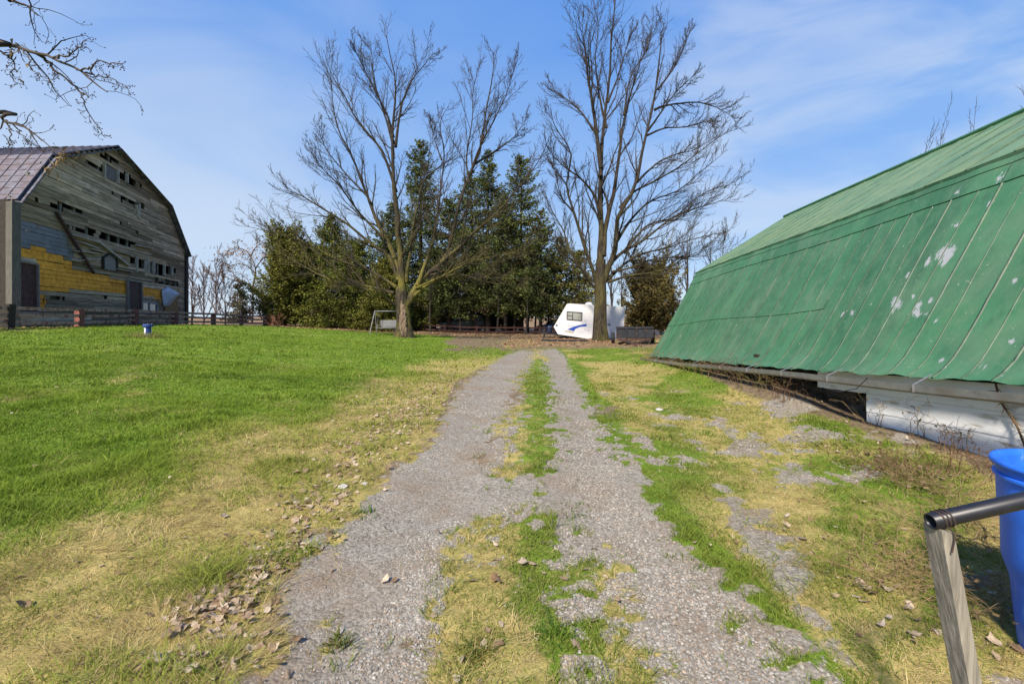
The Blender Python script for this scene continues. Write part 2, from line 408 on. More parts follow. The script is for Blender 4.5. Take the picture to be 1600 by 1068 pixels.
for z0, z1, n, wid in ((1.5, 3, 95000, .0042), (3, 5, 130000, .0055), (5, 8, 150000, .008), (8, 13, 150000, .013), (13, 24, 130000, .024), (24, 40, 50000, .05)):
    x, y = sample(z0, z1, n)
    g_, d_, s_, l_ = masks(x, y)
    keep = (RG.random(n) > g_*1.02) & ~in_barn(x, y) & (RG.random(n) > s_*.93)
    bare = ss(.05, .3, fbm(x*2.4, y*2.4, 91))*((x > XR(y))*.6+(x > CL(y))*(x < CR(y))*1.0)
    keep &= RG.random(n) > bare
    x, y, d_, g_ = x[keep], y[keep], d_[keep], g_[keep]; n = len(x)
    isdry = RG.random(n) < d_*np.clip(.70+.12*ss(4.5, 2.5, y)+1.3*fbm(x*1.7, y*1.7, 37)+.9*fbm(x*6, y*6, 38), .08, .95)+.05
    left = x < XL(y)
    tone = fbm(x*1.1, y*.8, 31)+fbm(x*5, y*5, 33)*.5+.5
    jit = RG.random(n)
    # green blades
    k = ~isdry
    big = np.where(left[k], .35*ss(4.5, 1.0, XL(y[k])-x[k]), .2)
    h = RG.uniform(.02, .05, k.sum())*(1+big*.8)*(.75+1.1*ss(-.05, .3, fbm(x[k]*2.3, y[k]*2.3, 57)))*(1+.7*ss(0, .25, fbm(x[k]*3, y[k]*3, 51)))
    h = np.where(left[k], h, h*.72)
    col = lerp((.10, .178, .011), (.27, .355, .042), np.clip(tone[k]+(jit[k]-.5)*.7, 0, 1))
    col = col*(1-.5*d_[k][:, None])+np.array([.33, .32, .07])*(.5*d_[k][:, None])
    ol = (~left[k])*np.where(x[k] < XR(y[k]), .6, .4)
    col = col*(1-ol[:, None])+np.array([.20, .225, .05])*RG.uniform(.6, 1.2, (k.sum(), 1))*ol[:, None]
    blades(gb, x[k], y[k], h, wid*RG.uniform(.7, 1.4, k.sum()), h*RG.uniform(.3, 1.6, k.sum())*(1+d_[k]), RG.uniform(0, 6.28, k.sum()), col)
    # dry blades, combed flat
    k = isdry; m = k.sum()
    lk = left[k]
    L = np.where(lk, RG.uniform(.04, .13, m), RG.uniform(.03, .09, m))*(.7+.7*ss(-.2, .25, fbm(x[k]*3, y[k]*3, 58)))
    ang = fbm(x[k]*1.8, y[k]*1.8, 71)*16+RG.normal(0, .9, m)-.6
    flat = RG.random(m)
    h = L*np.where(flat < .94, RG.uniform(.08, .28, m), RG.uniform(.4, .8, m))
    col = lerp((.33, .25, .085), (.66, .54, .26), np.clip(jit[k]*.8+tone[k]*.3, 0, 1))
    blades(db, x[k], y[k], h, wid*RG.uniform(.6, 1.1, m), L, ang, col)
tag(gb.build('grass', MT['blade']), 'green grass blades growing on the lawn and the drive middle', 'grass', kind='stuff')
tag(db.build('dry_grass', MT['blade']), 'long dry straw-coloured grass matted along the drive', 'dry grass', kind='stuff')

# stones
def icosa():
    t = (1+5**.5)/2
    v = np.array([[-1,t,0],[1,t,0],[-1,-t,0],[1,-t,0],[0,-1,t],[0,1,t],[0,-1,-t],[0,1,-t],[t,0,-1],[t,0,1],[-t,0,-1],[-t,0,1]])/math.sqrt(1+t*t)
    f = np.array([[0,11,5],[0,5,1],[0,1,7],[0,7,10],[0,10,11],[1,5,9],[5,11,4],[11,10,2],[10,7,6],[7,1,8],[3,9,4],[3,4,2],[3,2,6],[3,6,8],[3,8,9],[4,9,5],[2,4,11],[6,2,10],[8,6,7],[9,8,1]])
    return v, f
IV, IF = icosa()
def stones(mb, x, y, r, col, sink=.25):
    n = len(x)
    V = IV[None]*(1+RG.uniform(-.28, .28, (n, 12, 1)))
    sc3 = np.stack([RG.uniform(.7, 1.35, n), RG.uniform(.7, 1.35, n), RG.uniform(.45, .8, n)], 1)*r[:, None]
    V = V*sc3[:, None]
    a = RG.uniform(0, 6.28, n); ca, sa = np.cos(a), np.sin(a)
    X = V[:, :, 0]*ca[:, None]-V[:, :, 1]*sa[:, None]; Y = V[:, :, 0]*sa[:, None]+V[:, :, 1]*ca[:, None]
    V = np.stack([X+x[:, None], Y+y[:, None], V[:, :, 2]+(height(x, y)+r*(.5-sink))[:, None]], -1)
    Fc = (IF[None]+np.arange(n)[:, None, None]*12).reshape(-1, 3)
    mb.add(V.reshape(-1, 3), Fc, np.repeat(col, 12, 0))
st = MB()
for z0, z1, n, r0, r1 in ((1.6, 3, 80000, .0035, .010), (3, 5, 80000, .005, .0105), (5, 9, 60000, .008, .014), (9, 16, 20000, .013, .022)):
    x, y = sample(z0, z1, n, 1.2)
    g_, d_, s_, l_ = masks(x, y)
    k = (RG.random(n) < g_**1.5*.95) & ~in_barn(x, y) & (RG.random(n) > s_*.8)
    # compacted fines in the wheel tracks: fewer loose stones
    fines = ss(-.08, .14, fbm(x*1.1, y*.7, 101)+.3*fbm(x*5, y*5, 102))
    k &= RG.random(n) > fines*.62; small = fines > .4
    x, y = x[k], y[k]; n = len(x)
    t = RG.random(n)
    col = lerp((.15, .137, .115), (.385, .36, .315), t**1.2)
    br = RG.random(n) < .2; col[br] = lerp((.20, .15, .11), (.36, .29, .22), RG.random(br.sum()))
    r = (r0+(r1-r0)*RG.random(n)**2.2)*np.where(small[k], .62, 1.)
    stones(st, x, y, r, col)
tag(st.build('gravel', MT['stone']), 'loose grey crushed stone lying on the drive and beside the barn', 'gravel', kind='stuff')

def leaves(mb, x, y, size, col, lift=.02):
    n = len(x)
    # lobed outline, curled
    ang = np.array([0, .5, .95, 1.5, 2.0, 2.6, 3.14, 3.68, 4.28, 4.78, 5.33, 5.78])
    rad = np.array([1.0, .72, .86, .66, .72, .5, .42, .5, .72, .66, .86, .72])
    K = len(ang)
    lx = np.cos(ang)*rad; ly = np.sin(ang)*rad
    curl = RG.uniform(-1.1, 1.3, (n, 1)); curl2 = RG.uniform(-1., 1., (n, 1))
    X = np.concatenate([np.zeros((n, 1)), np.tile(lx, (n, 1))*RG.uniform(.75, 1.2, (n, K))], 1)
    Y = np.concatenate([np.zeros((n, 1)), np.tile(ly, (n, 1))*RG.uniform(.7, 1.2, (n, K))*RG.uniform(.4, 1., (n, 1))], 1)
    Z = curl*X*X*.6+curl2*Y*Y*.8+curl2*X*Y*.5
    a, e, ro = RG.uniform(0, 6.28, n), RG.normal(0, .3, n), RG.normal(0, .3, n)
    Vv = np.stack([X, Y, Z], -1)*size[:, None, None]
    def rot(V, a, i, j):
        c, s = np.cos(a)[:, None], np.sin(a)[:, None]; A, B = V[:, :, i].copy(), V[:, :, j].copy()
        V[:, :, i] = A*c-B*s; V[:, :, j] = A*s+B*c
    rot(Vv, e, 0, 2); rot(Vv, ro, 1, 2); rot(Vv, a, 0, 1)
    zz = height(x, y)+lift*RG.uniform(.3, 1.3, n)+size*.15
    Vv = Vv+np.stack([x, y, zz], 1)[:, None]
    k = np.arange(1, K+1); k2 = np.roll(k, -1)
    tri = np.stack([np.zeros(K, int), k, k2], 1)
    Fc = (tri[None]+np.arange(n)[:, None, None]*(K+1)).reshape(-1, 3)
    mb.add(Vv.reshape(-1, 3), Fc, np.repeat(col, K+1, 0))
lb = MB()
def leaf_cluster(px, py, sx, sy, n, s0=.018, s1=.05, lift=.018):
    X, Y = GP(px, py); x = RG.normal(X, sx, n); y = RG.normal(Y, sy, n)
    k = (y > 1.4) & (RG.random(len(x)) > masks(x, y)[0]*.9)
    x, y = x[k], y[k]; n = len(x)
    leaves(lb, x, y, RG.uniform(s0, s1, n), lerp((.20, .125, .07), (.52, .42, .31), RG.random(n)), lift)
for a in ((365, 925, .13, .17, 150), (325, 955, .12, .1, 35), (400, 880, .16, .25, 60), (390, 1000, .15, .12, 45), (300, 1040, .2, .1, 35), (450, 820, .15, .4, 50), (500, 770, .2, .4, 55),
          (560, 710, .22, .6, 150), (620, 660, .32, .9, 330), (655, 640, .3, .9, 300), (690, 600, .35, 1.5, 330), (600, 620, .5, 1.2, 140), (500, 790, .18, .3, 70), (470, 850, .14, .2, 60), (735, 553, .7, 1.6, 260), (720, 552, .5, 1, 120),
          (200, 900, .9, .6, 22), (500, 900, .3, .5, 25), (1380, 735, .22, .35, 80), (1330, 700, .4, .6, 50), (1420, 960, .2, .3, 40), (1500, 900, .2, .4, 35), (1230, 640, .5, .8, 60),
          (870, 880, .3, .4, 45), (700, 1010, .25, .2, 20), (1130, 850, .3, .4, 20), (1260, 870, .4, .5, 25), (1050, 600, .8, 2, 60)):
    leaf_cluster(*a)
# scattered on the lawn
x, y = sample(4, 30, 900); k = (x < XL(y)) & (RG.random(900) < .8)
leaves(lb, x[k], y[k], RG.uniform(.02, .045, k.sum()), lerp((.25, .17, .10), (.55, .46, .33), RG.random(k.sum())), .05)
# litter by the fence and under the trees
x, y = sample(15, 42, 26000); _, _, s_, l_ = masks(x, y)
k = RG.random(len(x)) < l_**1.5*.75
leaves(lb, x[k], y[k], RG.uniform(.06, .12, k.sum()), lerp((.17, .085, .04), (.50, .34, .19), RG.random(k.sum())**1.3), .03)
tag(lb.build('dead_leaves', MT['deadleaf']), 'curled tan maple leaves lying along the drive edge and under the trees', 'dead leaves', kind='stuff')
#@@PART2
SUN_E, SKY_S, EXPO, CLOUDC = 4.2, .10, 0.88, (4.1, 4.5, 5.0, 1)
# ------------------------------------------------------------------ camera, sun, sky
cam = bpy.data.cameras.new('camera'); co = bpy.data.objects.new('camera', cam); COL.objects.link(co)
co.location = (0, 0, EYE); co.rotation_euler = (radians(90), 0, 0)
cam.sensor_width = 36; cam.lens = 36*F/1600; cam.shift_y = -(534-HZ)/1600; cam.clip_start = .05; cam.clip_end = 6000
sc.camera = co
SAZ, SEL = radians(206), radians(43)
sd = np.array([math.sin(SAZ)*math.cos(SEL), math.cos(SAZ)*math.cos(SEL), math.sin(SEL)])
sun = bpy.data.lights.new('sun', 'SUN'); sun.energy = SUN_E; sun.angle = radians(6); sun.color = (1, .90, .76)
so = bpy.data.objects.new('sun', sun); COL.objects.link(so)
from mathutils import Vector
so.rotation_euler = Vector(-sd).to_track_quat('-Z', 'Y').to_euler()
w = bpy.data.worlds.new('World'); sc.world = w; w.use_nodes = True
nt = w.node_tree; N = nt.nodes; L = nt.links; bg = N['Background']
sky = N.new('ShaderNodeTexSky'); sky.sky_type = 'NISHITA'; sky.sun_disc = False; sky.sun_elevation = SEL; sky.sun_rotation = SAZ
sky.air_density = 1.0; sky.dust_density = .6; sky.ozone_density = 2.0; sky.altitude = 100
tc = N.new('ShaderNodeTexCoord')
hs = N.new('ShaderNodeHueSaturation'); hs.inputs['Saturation'].default_value = 1.1; hs.inputs['Hue'].default_value = .507
L.new(sky.outputs[0], hs.inputs['Color'])
nz_ = N.new('ShaderNodeVectorMath'); nz_.operation = 'NORMALIZE'; L.new(tc.outputs['Generated'], nz_.inputs[0])
sx_ = N.new('ShaderNodeSeparateXYZ'); L.new(nz_.outputs[0], sx_.inputs[0])
rp_ = N.new('ShaderNodeValToRGB'); L.new(sx_.outputs['Z'], rp_.inputs[0])
cr_ = rp_.color_ramp; cr_.interpolation = 'EASE'
cr_.elements[0].position = 0.0; cr_.elements[0].color = (3.1, 3.85, 4.85, 1)
cr_.elements[1].position = .75; cr_.elements[1].color = (.48, 1.5, 4.4, 1)
for ps, c_ in ((.12, (2.2, 3.25, 4.9, 1)), (.32, (1.3, 2.55, 4.95, 1)), (.52, (.78, 2.0, 4.8, 1))):
    e_ = cr_.elements.new(ps); e_.color = c_
gm_ = N.new('ShaderNodeMix'); gm_.data_type = 'RGBA'; gm_.inputs['Factor'].default_value = .85; L.new(hs.outputs[0], gm_.inputs['A']); L.new(rp_.outputs[0], gm_.inputs['B'])
def cloud(scale, st, lo, hi, loc, rot=(0, 0, 0)):
    mp = N.new('ShaderNodeMapping'); mp.inputs['Scale'].default_value = st; mp.inputs['Location'].default_value = loc; mp.inputs['Rotation'].default_value = rot
    L.new(tc.outputs['Generated'], mp.inputs[0])
    n = N.new('ShaderNodeTexNoise'); n.inputs['Scale'].default_value = scale; n.inputs['Detail'].default_value = 7; n.inputs['Roughness'].default_value = .5; n.inputs['Distortion'].default_value = .5
    L.new(mp.outputs[0], n.inputs['Vector'])
    r = N.new('ShaderNodeMapRange'); r.interpolation_type = 'SMOOTHSTEP'; r.inputs[1].default_value = lo; r.inputs[2].default_value = hi
    L.new(n.outputs['Fac'], r.inputs[0]); return r.outputs[0]
def mx(a, b, op='MAXIMUM'):
    x = N.new('ShaderNodeMath'); x.operation = op
    for s_, v in zip(x.inputs, (a, b)):
        if isinstance(v, bpy.types.NodeSocket): L.new(v, s_)
        else: s_.default_value = v
    return x.outputs[0]
def blob(px, py, rad):
    """soft region of the sky dome round a direction"""
    d = P(px, py, 1)-np.array([0, 0, EYE]); d /= np.linalg.norm(d)
    nrm = N.new('ShaderNodeVectorMath'); nrm.operation = 'NORMALIZE'; L.new(tc.outputs['Generated'], nrm.inputs[0])
    dt = N.new('ShaderNodeVectorMath'); dt.operation = 'DOT_PRODUCT'; L.new(nrm.outputs[0], dt.inputs[0]); dt.inputs[1].default_value = tuple(d)
    r = N.new('ShaderNodeMapRange'); r.interpolation_type = 'SMOOTHSTEP'; r.inputs[1].default_value = math.cos(rad); r.inputs[2].default_value = 1
    L.new(dt.outputs['Value'], r.inputs[0]); return r.outputs[0]
wisp = cloud(2.6, (1, 1, 2.6), .42, .80, (3.1, .4, 1.2), (0, .25, .3))
soft = cloud(1.3, (1, 1, 2), .35, .8, (5, 2, 7))
left = mx(blob(190, 170, .55), cloud(2.2, (1, 1, 2), .25, .7, (1, 8, 2)), 'MULTIPLY')
right = mx(mx(blob(1210, 200, .40), blob(1500, 130, .5)), cloud(3.0, (1, 1, 3.2), .36, .66, (2, 3, 9), (0, .15, 0)), 'MULTIPLY')
cl = mx(mx(mx(wisp, .16, 'MULTIPLY'), mx(soft, .12, 'MULTIPLY')), mx(mx(left, .55, 'MULTIPLY'), mx(right, .45, 'MULTIPLY')))
m1 = N.new('ShaderNodeMix'); m1.data_type = 'RGBA'; L.new(cl, m1.inputs['Factor']); L.new(gm_.outputs['Result'], m1.inputs['A']); m1.inputs['B'].default_value = CLOUDC
L.new(m1.outputs['Result'], bg.inputs['Color']); bg.inputs['Strength'].default_value = SKY_S
sc.view_settings.view_transform = 'Standard'; sc.view_settings.look = 'None'; sc.view_settings.gamma = 1; sc.view_settings.exposure = EXPO
# ------------------------------------------------------------------ green roofed barn (right)
def eave(z): return np.array([4.6+.014*(15.5-z), z, .25+.0633*(15.5-z)])
PROF = [(0, 0), (.12, .09), (.24, .22), (.36, .41), (.48, .62), (.60, .83), (1.68, 2.81)]
UPP = [(1.68, 2.81), (4.71, 4.69)]
ZA, ZB = -2.5, 15.5
tx = np.array([p[0] for p in PROF]); tz = np.array([p[1] for p in PROF])
def roofpt(z, s, lift=0.):
    """s 0..1 over the lower slope, 1..2 over the upper slope"""
    e = eave(z)
    if s <= 1:
        L = np.concatenate([[0], np.cumsum(np.hypot(np.diff(tx), np.diff(tz)))]); q = s*L[-1]
        a = np.interp(q, L, tx); b = np.interp(q, L, tz); a2 = np.interp(q+.02, L, tx); b2 = np.interp(q+.02, L, tz)
        if q+.02 > L[-1]: a2, b2 = a+.0096, b+.0175
    else:
        f = s-1; a = 1.68+(4.71-1.68)*f; b = 2.81+(4.69-2.81)*f; a2, b2 = a+.85, b+.527
    t = np.array([a2-a, b2-b]); t /= np.linalg.norm(t); nrm = np.array([-t[1], t[0]])
    sag = .025*math.sin(z*1.1+1)*math.sin(min(s, 1)*3.14) + .02*math.sin(z*.55)
    if s > 1: sag -= .06*math.sin((z-ZA)/(ZB-ZA)*math.pi)*(s-1)
    return np.array([e[0]+a+nrm[0]*lift, z, e[2]+b+nrm[1]*lift+sag])
def proj(V): return np.stack([800+F*V[:, 0]/V[:, 1], HZ-F*(V[:, 2]-EYE)/V[:, 1]], 1)
def roof_mat():
    m = mat('green_roof_paint', tint=True, rough=.5, var=.16, scale=2.2, spec=.35, bump=.003, bscale=4)
    nt = m.node_tree; N = nt.nodes; L = nt.links; b = N['Principled BSDF']
    src = b.inputs['Base Color'].links[0].from_socket
    tc = N.new('ShaderNodeTexCoord')
    def noise(s, d=6, st=(1, 1, 1), off=0):
        mp = N.new('ShaderNodeMapping'); mp.inputs['Scale'].default_value = st; mp.inputs['Location'].default_value = (off, off, off); L.new(tc.outputs['Object'], mp.inputs[0])
        n = N.new('ShaderNodeTexNoise'); n.inputs['Scale'].default_value = s; n.inputs['Detail'].default_value = d; n.inputs['Roughness'].default_value = .7
        L.new(mp.outputs[0], n.inputs['Vector']); return n.outputs['Fac']
    def rg(s, a, c):
        r = N.new('ShaderNodeMapRange'); r.inputs[1].default_value = a; r.inputs[2].default_value = c; L.new(s, r.inputs[0]); return r.outputs[0]
    def mix(a, bb, fac):
        x = N.new('ShaderNodeMix'); x.data_type = 'RGBA'
        L.new(a, x.inputs['A']); x.inputs['B'].default_value = (*bb, 1); L.new(fac, x.inputs['Factor']); return x.outputs['Result']
    def mul(a, c):
        x = N.new('ShaderNodeMath'); x.operation = 'MULTIPLY'
        for s_, v in zip(x.inputs, (a, c)):
            if isinstance(v, bpy.types.NodeSocket): L.new(v, s_)
            else: s_.default_value = v
        return x.outputs[0]
    at = N.new('ShaderNodeAttribute'); at.attribute_name = 'mask'
    sp = N.new('ShaderNodeSeparateColor'); L.new(at.outputs['Color'], sp.inputs[0])
    # faded streaks down the slope
    c = mix(src, (.105, .20, .10), mul(rg(noise(3.2, 5, (3, 3, .5)), .48, .75), .55))
    c = mix(c, (.02, .07, .04), mul(rg(noise(2.6, 6, (2, 2, .4), 7), .55, .75), .5))
    c = mix(c, (.15, .21, .135), mul(rg(noise(1.1, 9, (1, 1, .8), 31), .45, .72), .55))
    c = mix(c, (.10, .075, .04), mul(rg(noise(6, 6, (1, 4, .35), 41), .62, .72), .45))
    # lichen tint on the upper slope
    c = mix(c, (.24, .30, .12), mul(sp.outputs[1], rg(noise(1.6, 6, (1, 1, .6), 3), .25, .75)))
    # bare galvanised patches where the paint has flaked, and dirt specks
    fl = N.new('ShaderNodeMath'); fl.operation = 'ADD'
    L.new(mul(sp.outputs[0], .50), fl.inputs[0]); L.new(noise(16, 10, (1, 1.5, .55), 11), fl.inputs[1])
    fk = rg(fl.outputs[0], .80, .90)
    c = mix(c, (.33, .34, .345), fk)
    sp2 = rg(noise(17, 5, (1, 1.2, .6), 21), .665, .70)
    c = mix(c, (.40, .44, .36), mul(sp2, .8))
    L.new(c, b.inputs['Base Color'])
    return m
MT['roof'] = roof_mat()
barn = thing('barn', (6.5, 6, 0), 'low barn with a green metal gambrel roof and white wall beside the gravel drive', 'barn')
GREEN = np.array([.048, .150, .070])
zs = np.linspace(ZA, ZB, 240)
def patch_list():
    out = []
    Sg = np.linspace(0, 1, 120); Zg = np.linspace(2.5, 15.5, 260)
    Vq = np.array([roofpt(z, s) for z in Zg for s in Sg]); pq = proj(Vq)
    for px, py, r in ((1483, 398, .13), (1478, 405, .11), (1450, 408, .10), (1400, 478, .13), (1395, 470, .08), (1432, 482, .12), (1437, 488, .07), (1450, 490, .06), (1566, 279, .10), (1493, 352, .07), (1550, 318, .07),
                      (1316, 490, .06), (1330, 487, .08), (1560, 590, .06), (1535, 575, .07), (1418, 430, .06), (1435, 440, .05), (1455, 470, .05), (1510, 440, .05), (1530, 400, .05), (1345, 530, .05), (1380, 560, .05), (1290, 540, .04), (1408, 455, .06), (1425, 462, .05), (1500, 300, .06), (1585, 440, .05), (1240, 500, .04), (1470, 560, .06), (1465, 500, .06), (1580, 530, .05), (1475, 395, .14)):
        k = np.argmin(((pq-[px, py])**2).sum(1)); out.append((Vq[k], r*.72))
    return out
PATCH = patch_list()
def roof_sheet(name, s0, s1, ns, lift, z0=ZA, z1=ZB, nz=240, lich=0.):
    S = np.linspace(s0, s1, ns); Z = np.linspace(z0, z1, nz)
    V = np.array([[roofpt(z, s, lift+.004*math.sin(z*9+s*3)) for s in S] for z in Z])
    if s0 == 0: V[:, 0, 2] += .012*np.sin(Z*7)+.008*np.sin(Z*17)
    Vf = V.reshape(-1, 3)
    pm = np.zeros(len(Vf))
    for c, r in PATCH: pm = np.maximum(pm, 1.25-np.linalg.norm((Vf-c)*[1, 1.25, .8], axis=1)/r*.6)
    mk = np.zeros((len(Vf), 4)); mk[:, 0] = np.clip(pm, 0, 1); mk[:, 1] = lich
    # each sheet of metal has weathered a little differently
    pan = np.floor(Vf[:, 1]/.62).astype(int)
    tone = 1+.28*(_hash(pan, pan*0, 3)-.5)
    return V, Vf, mk, GREEN[None]*tone[:, None]
mb = MB(); EXs = []
for args in ((0, 1.0, 56, .0), ):
    V, Vf, mk, C = roof_sheet('x', *args); mb.grid(Vf, 240, args[2], C); EXs.append(mk)
def ribs(mb, s0, s1, ns, lift, z0, z1, step, w=.018, h=.011, lich=0., off=0.):
    z = z0
    while z < z1:
        zz = z+off
        S = np.linspace(s0, s1, ns)
        jit = .010*RG.normal(size=ns).cumsum()*.25
        ring = []
        for k, s in enumerate(S):
            zc = zz+jit[k]
            a = roofpt(zc-w, s, lift); b = roofpt(zc-w*.45, s, lift+h); c = roofpt(zc+w*.45, s, lift+h); d = roofpt(zc+w, s, lift)
            ring.append([a, b, c, d])
        V = np.array(ring).reshape(-1, 3)
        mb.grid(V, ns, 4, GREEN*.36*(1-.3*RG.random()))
        mk = np.zeros((len(V), 4)); mk[:, 1] = lich*.5; EXs.append(mk)
        z += step
ribs(mb, 0, 1.0, 22, .0, ZA+.2, ZB-.05, .62)
ribs(mb, 0, 1.0, 22, .0, ZA+.51, ZB-.05, .62, w=.010, h=.006)
# lap seams: upper sheets tucked over the lower ones
def lap(mb, s0, s1, z0, z1, lift, nz, lich=0.):
    V, Vf, mk, C = roof_sheet('x', s0, s1, 6, lift, z0, z1, nz, lich)
    mb.grid(Vf, nz, 6, C); EXs.append(mk)
    # lower lip, so the sheet has a thickness
    Z = np.linspace(z0, z1, nz)
    lip = np.array([[V[k, 0], roofpt(z, s0, .001)] for k, z in enumerate(Z)]).reshape(-1, 3)
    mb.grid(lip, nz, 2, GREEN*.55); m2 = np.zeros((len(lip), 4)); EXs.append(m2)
lap(mb, .385, .44, 7.9, ZB, .012, 90)
lap(mb, .865, 1.0, ZA, ZB, .014, 200)
lap(mb, .955, 1.0, ZA, ZB, .024, 200)
lo_roof = mb.build('roof', MT['roof'], barn, smooth=False, extra=np.concatenate(EXs))
EXs = []; mb = MB()
V, Vf, mk, C = roof_sheet('x', 1.0, 2.0, 30, .05, lich=.75); mb.grid(Vf, 240, 30, C); EXs.append(mk)
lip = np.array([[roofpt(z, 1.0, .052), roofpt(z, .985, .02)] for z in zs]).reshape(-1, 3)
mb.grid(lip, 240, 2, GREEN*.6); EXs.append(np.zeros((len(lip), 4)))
ribs(mb, 1.0, 2.0, 12, .05, ZA+.2, ZB-.05, .62, lich=.6)
# far slope of the roof, behind the ridge
far = np.array([[roofpt(z, 2.0, .05), roofpt(z, 2.0, .05)+np.array([3.03, 0, -1.88]), roofpt(z, 2.0, .05)+np.array([4.71, 0, -4.6])] for z in zs])
mb.grid(far.reshape(-1, 3), 240, 3, GREEN); EXs.append(np.zeros((720, 4)))
o = mb.build('roof', MT['roof'], barn, extra=np.concatenate(EXs)); tag(o, 'paler upper slope of the green metal roof')
mb = MB()
mb.tube([roofpt(z, 2.0, .07) for z in np.linspace(ZA, ZB, 30)], .05, 8, GREEN*.9)
mb.build('ridge_cap', MT['blade'] if False else mat('ridge_green', (.05, .15, .08), rough=.5), barn)
# gable ends
for zz, nm in ((ZB-.12, 0), (ZA+.2, 1)):
    prof = [(.5, .0-.5)]+[(a, b-.05) for a, b in PROF[3:]]+[(4.71, 4.60)]+[(9.42-1.68, 2.76), (9.42-.6, .78), (8.9, -.5)]
    e = eave(zz); mb = MB()
    mb.prism([(e[0]+a, zz, e[2]+b) for a, b in prof], (0, .06, 0))
    mb.build('gable_wall', MT['whitewall'], barn)
# gutter hung below the eave, with straps
def gut(z): e = eave(z); return e+np.array([-.085, 0, -.105+.018*math.sin(z*.9)-.02*math.exp(-((z-9)/1.2)**2)])
mb = MB(); Z = np.linspace(.3, ZB+.3, 80)
gp = [(-.065, .045), (-.06, -.03), (-.03, -.055), (.03, -.055), (.06, -.03), (.065, .03)]
outer = np.array([[gut(z)+np.array([a, 0, b]) for a, b in gp] for z in Z]); mb.grid(outer.reshape(-1, 3), 80, 6)
inner = np.array([[gut(z)+np.array([a*.88, 0, b*.88+.006]) for a, b in gp] for z in Z]); mb.grid(inner.reshape(-1, 3)[:, :], 80, 6)
rim = np.array([[gut(z)+np.array([-.065, 0, .045]), gut(z)+np.array([-.0572, 0, .0456])] for z in Z]); mb.grid(rim.reshape(-1, 3), 80, 2)
gut_o = mb.build('gutter', MT['galv'], barn)
for z in (5.2, 6.6, 7.7, 8.8, 9.9, 11.3, 12.9, 14.2):
    mb = MB(); a = gut(z)+np.array([-.07, 0, .05]); b = roofpt(z, .03, -.008)
    mb.bar(a, b, .025, .006); mb.bar(a+np.array([-.004, 0, .0]), a+np.array([-.002, 0, -.085]), .03, .006); mb.build('strap', MT['galv'], gut_o)
# white boarded wall below the eave: planks, the far one cut short above the bank
mb = MB()
XW = 4.97
def wallbox(mb, z0, z1, h0, h1, x=XW, t=.05):
    """board following the sloping eave: h measured below the eave"""
    q = []
    for z in (z0, z1):
        e = eave(z)[2]
        q.append([(x, z, e-h1), (x, z, e-h0), (x+t, z, e-h0), (x+t, z, e-h1)])
    V = np.array(q).reshape(-1, 3)
    mb.add(V, np.array([[0,1,5,4],[1,2,6,5],[2,3,7,6],[3,0,4,7],[3,2,1,0],[4,5,6,7]]))
wallbox(mb, ZA+.3, 7.4, .02, .30, XW)
wallbox(mb, ZA+.3, 6.39, .304, .55, XW+.006)
mb.build('wall_board', MT['whitewall'], barn)
mb = MB()
Zn, Hn = 60, 14
Vw = np.array([[(XW+.012+.008*fbm(z*3, h*5, 4), z, (eave(z)[2]-.552)*(1-h)+h*(-.15)) for h in np.linspace(0, 1, Hn)] for z in np.linspace(6.39, ZA+.3, Zn)])
mb.grid(Vw.reshape(-1, 3), Zn, Hn)
ed = np.array([[Vw[0, k], Vw[0, k]+np.array([.06, 0, 0])] for k in range(Hn)]); mb.grid(ed.reshape(-1, 3), Hn, 2)
mb.build('wall', MT['whitewall'], barn)
mb = MB()
for k in range(26):
    z = 6.2+k*.36
    for r in range(3):
        mb.add(IV*np.array([.16, .24, .14])*(1+RG.uniform(-.25, .25, (12, 1)))+np.array([5.32, z+.1*r, -.05+r*.2]), IF)
mb.box((5.55, 6, .1), (.12, 18.0, 1.0))
mb.build('foundation', MT['foundation'], barn)
for zz, hh in ((9.1, .5), (12.2, .4)):
    mb = MB(); mb.box((5.0, zz, eave(zz)[2]-.05), (.25, .16, hh)); mb.build('sill_post', MT['darkwood'], barn)
mb = MB(); mb.tube([P(1285, 605, 5.9), P(1310, 612, 5.7), P(1338, 607, 5.6), P(1356, 590, 5.5)], .006, 5); mb.build('cable', MT['black'], barn)

# ------------------------------------------------------------------ old wooden barn (left)
LX, LZ = (12-800)/F*20.0, 20.0
DX, DZ = -.304, .953
def fac(px, py, off=0.):
    """photo pixel on the gable wall -> (u along the wall, height)"""
    k = (px-800)/F
    t = (k*LZ-LX)/(DX-k*DZ); z = LZ+DZ*t
    return t, EYE+(HZ-py)/F*z
def fw(u, h, off=0.):
    """gable wall coordinates -> world; off is outward (towards +x)"""
    return np.array([LX+DX*u+.953*off, LZ+DZ*u+.304*off, h])
def cp(x, y): return fac(x/3.1406, 200+y/3.1406)       # crop pixel -> wall
OUT = [cp(48, 352), cp(225, 132), cp(556, 88), cp(815, 372), cp(912, 622)]
UW = OUT[-1][0]
BASE = 1.0
wood = thing('barn', fw(UW/2, 1.0), 'derelict grey plank gambrel barn with missing boards behind the rail fence', 'barn')
def inpoly(u, h, poly):
    n = len(poly); c = np.zeros(np.shape(u), bool); j = n-1
    for i in range(n):
        (a, b), (d, e) = poly[i], poly[j]
        t = ((b > h) != (e > h)) & (u < (d-a)*(h-b)/((e-b) if e != b else 1e-9)+a); c ^= t; j = i
    return c
WALLP = OUT[::-1]+[(0, OUT[0][1]-.3), (0, BASE), (UW, BASE)]
WALLP = [(0, BASE), (0, OUT[0][1]), *OUT, (UW, BASE)]
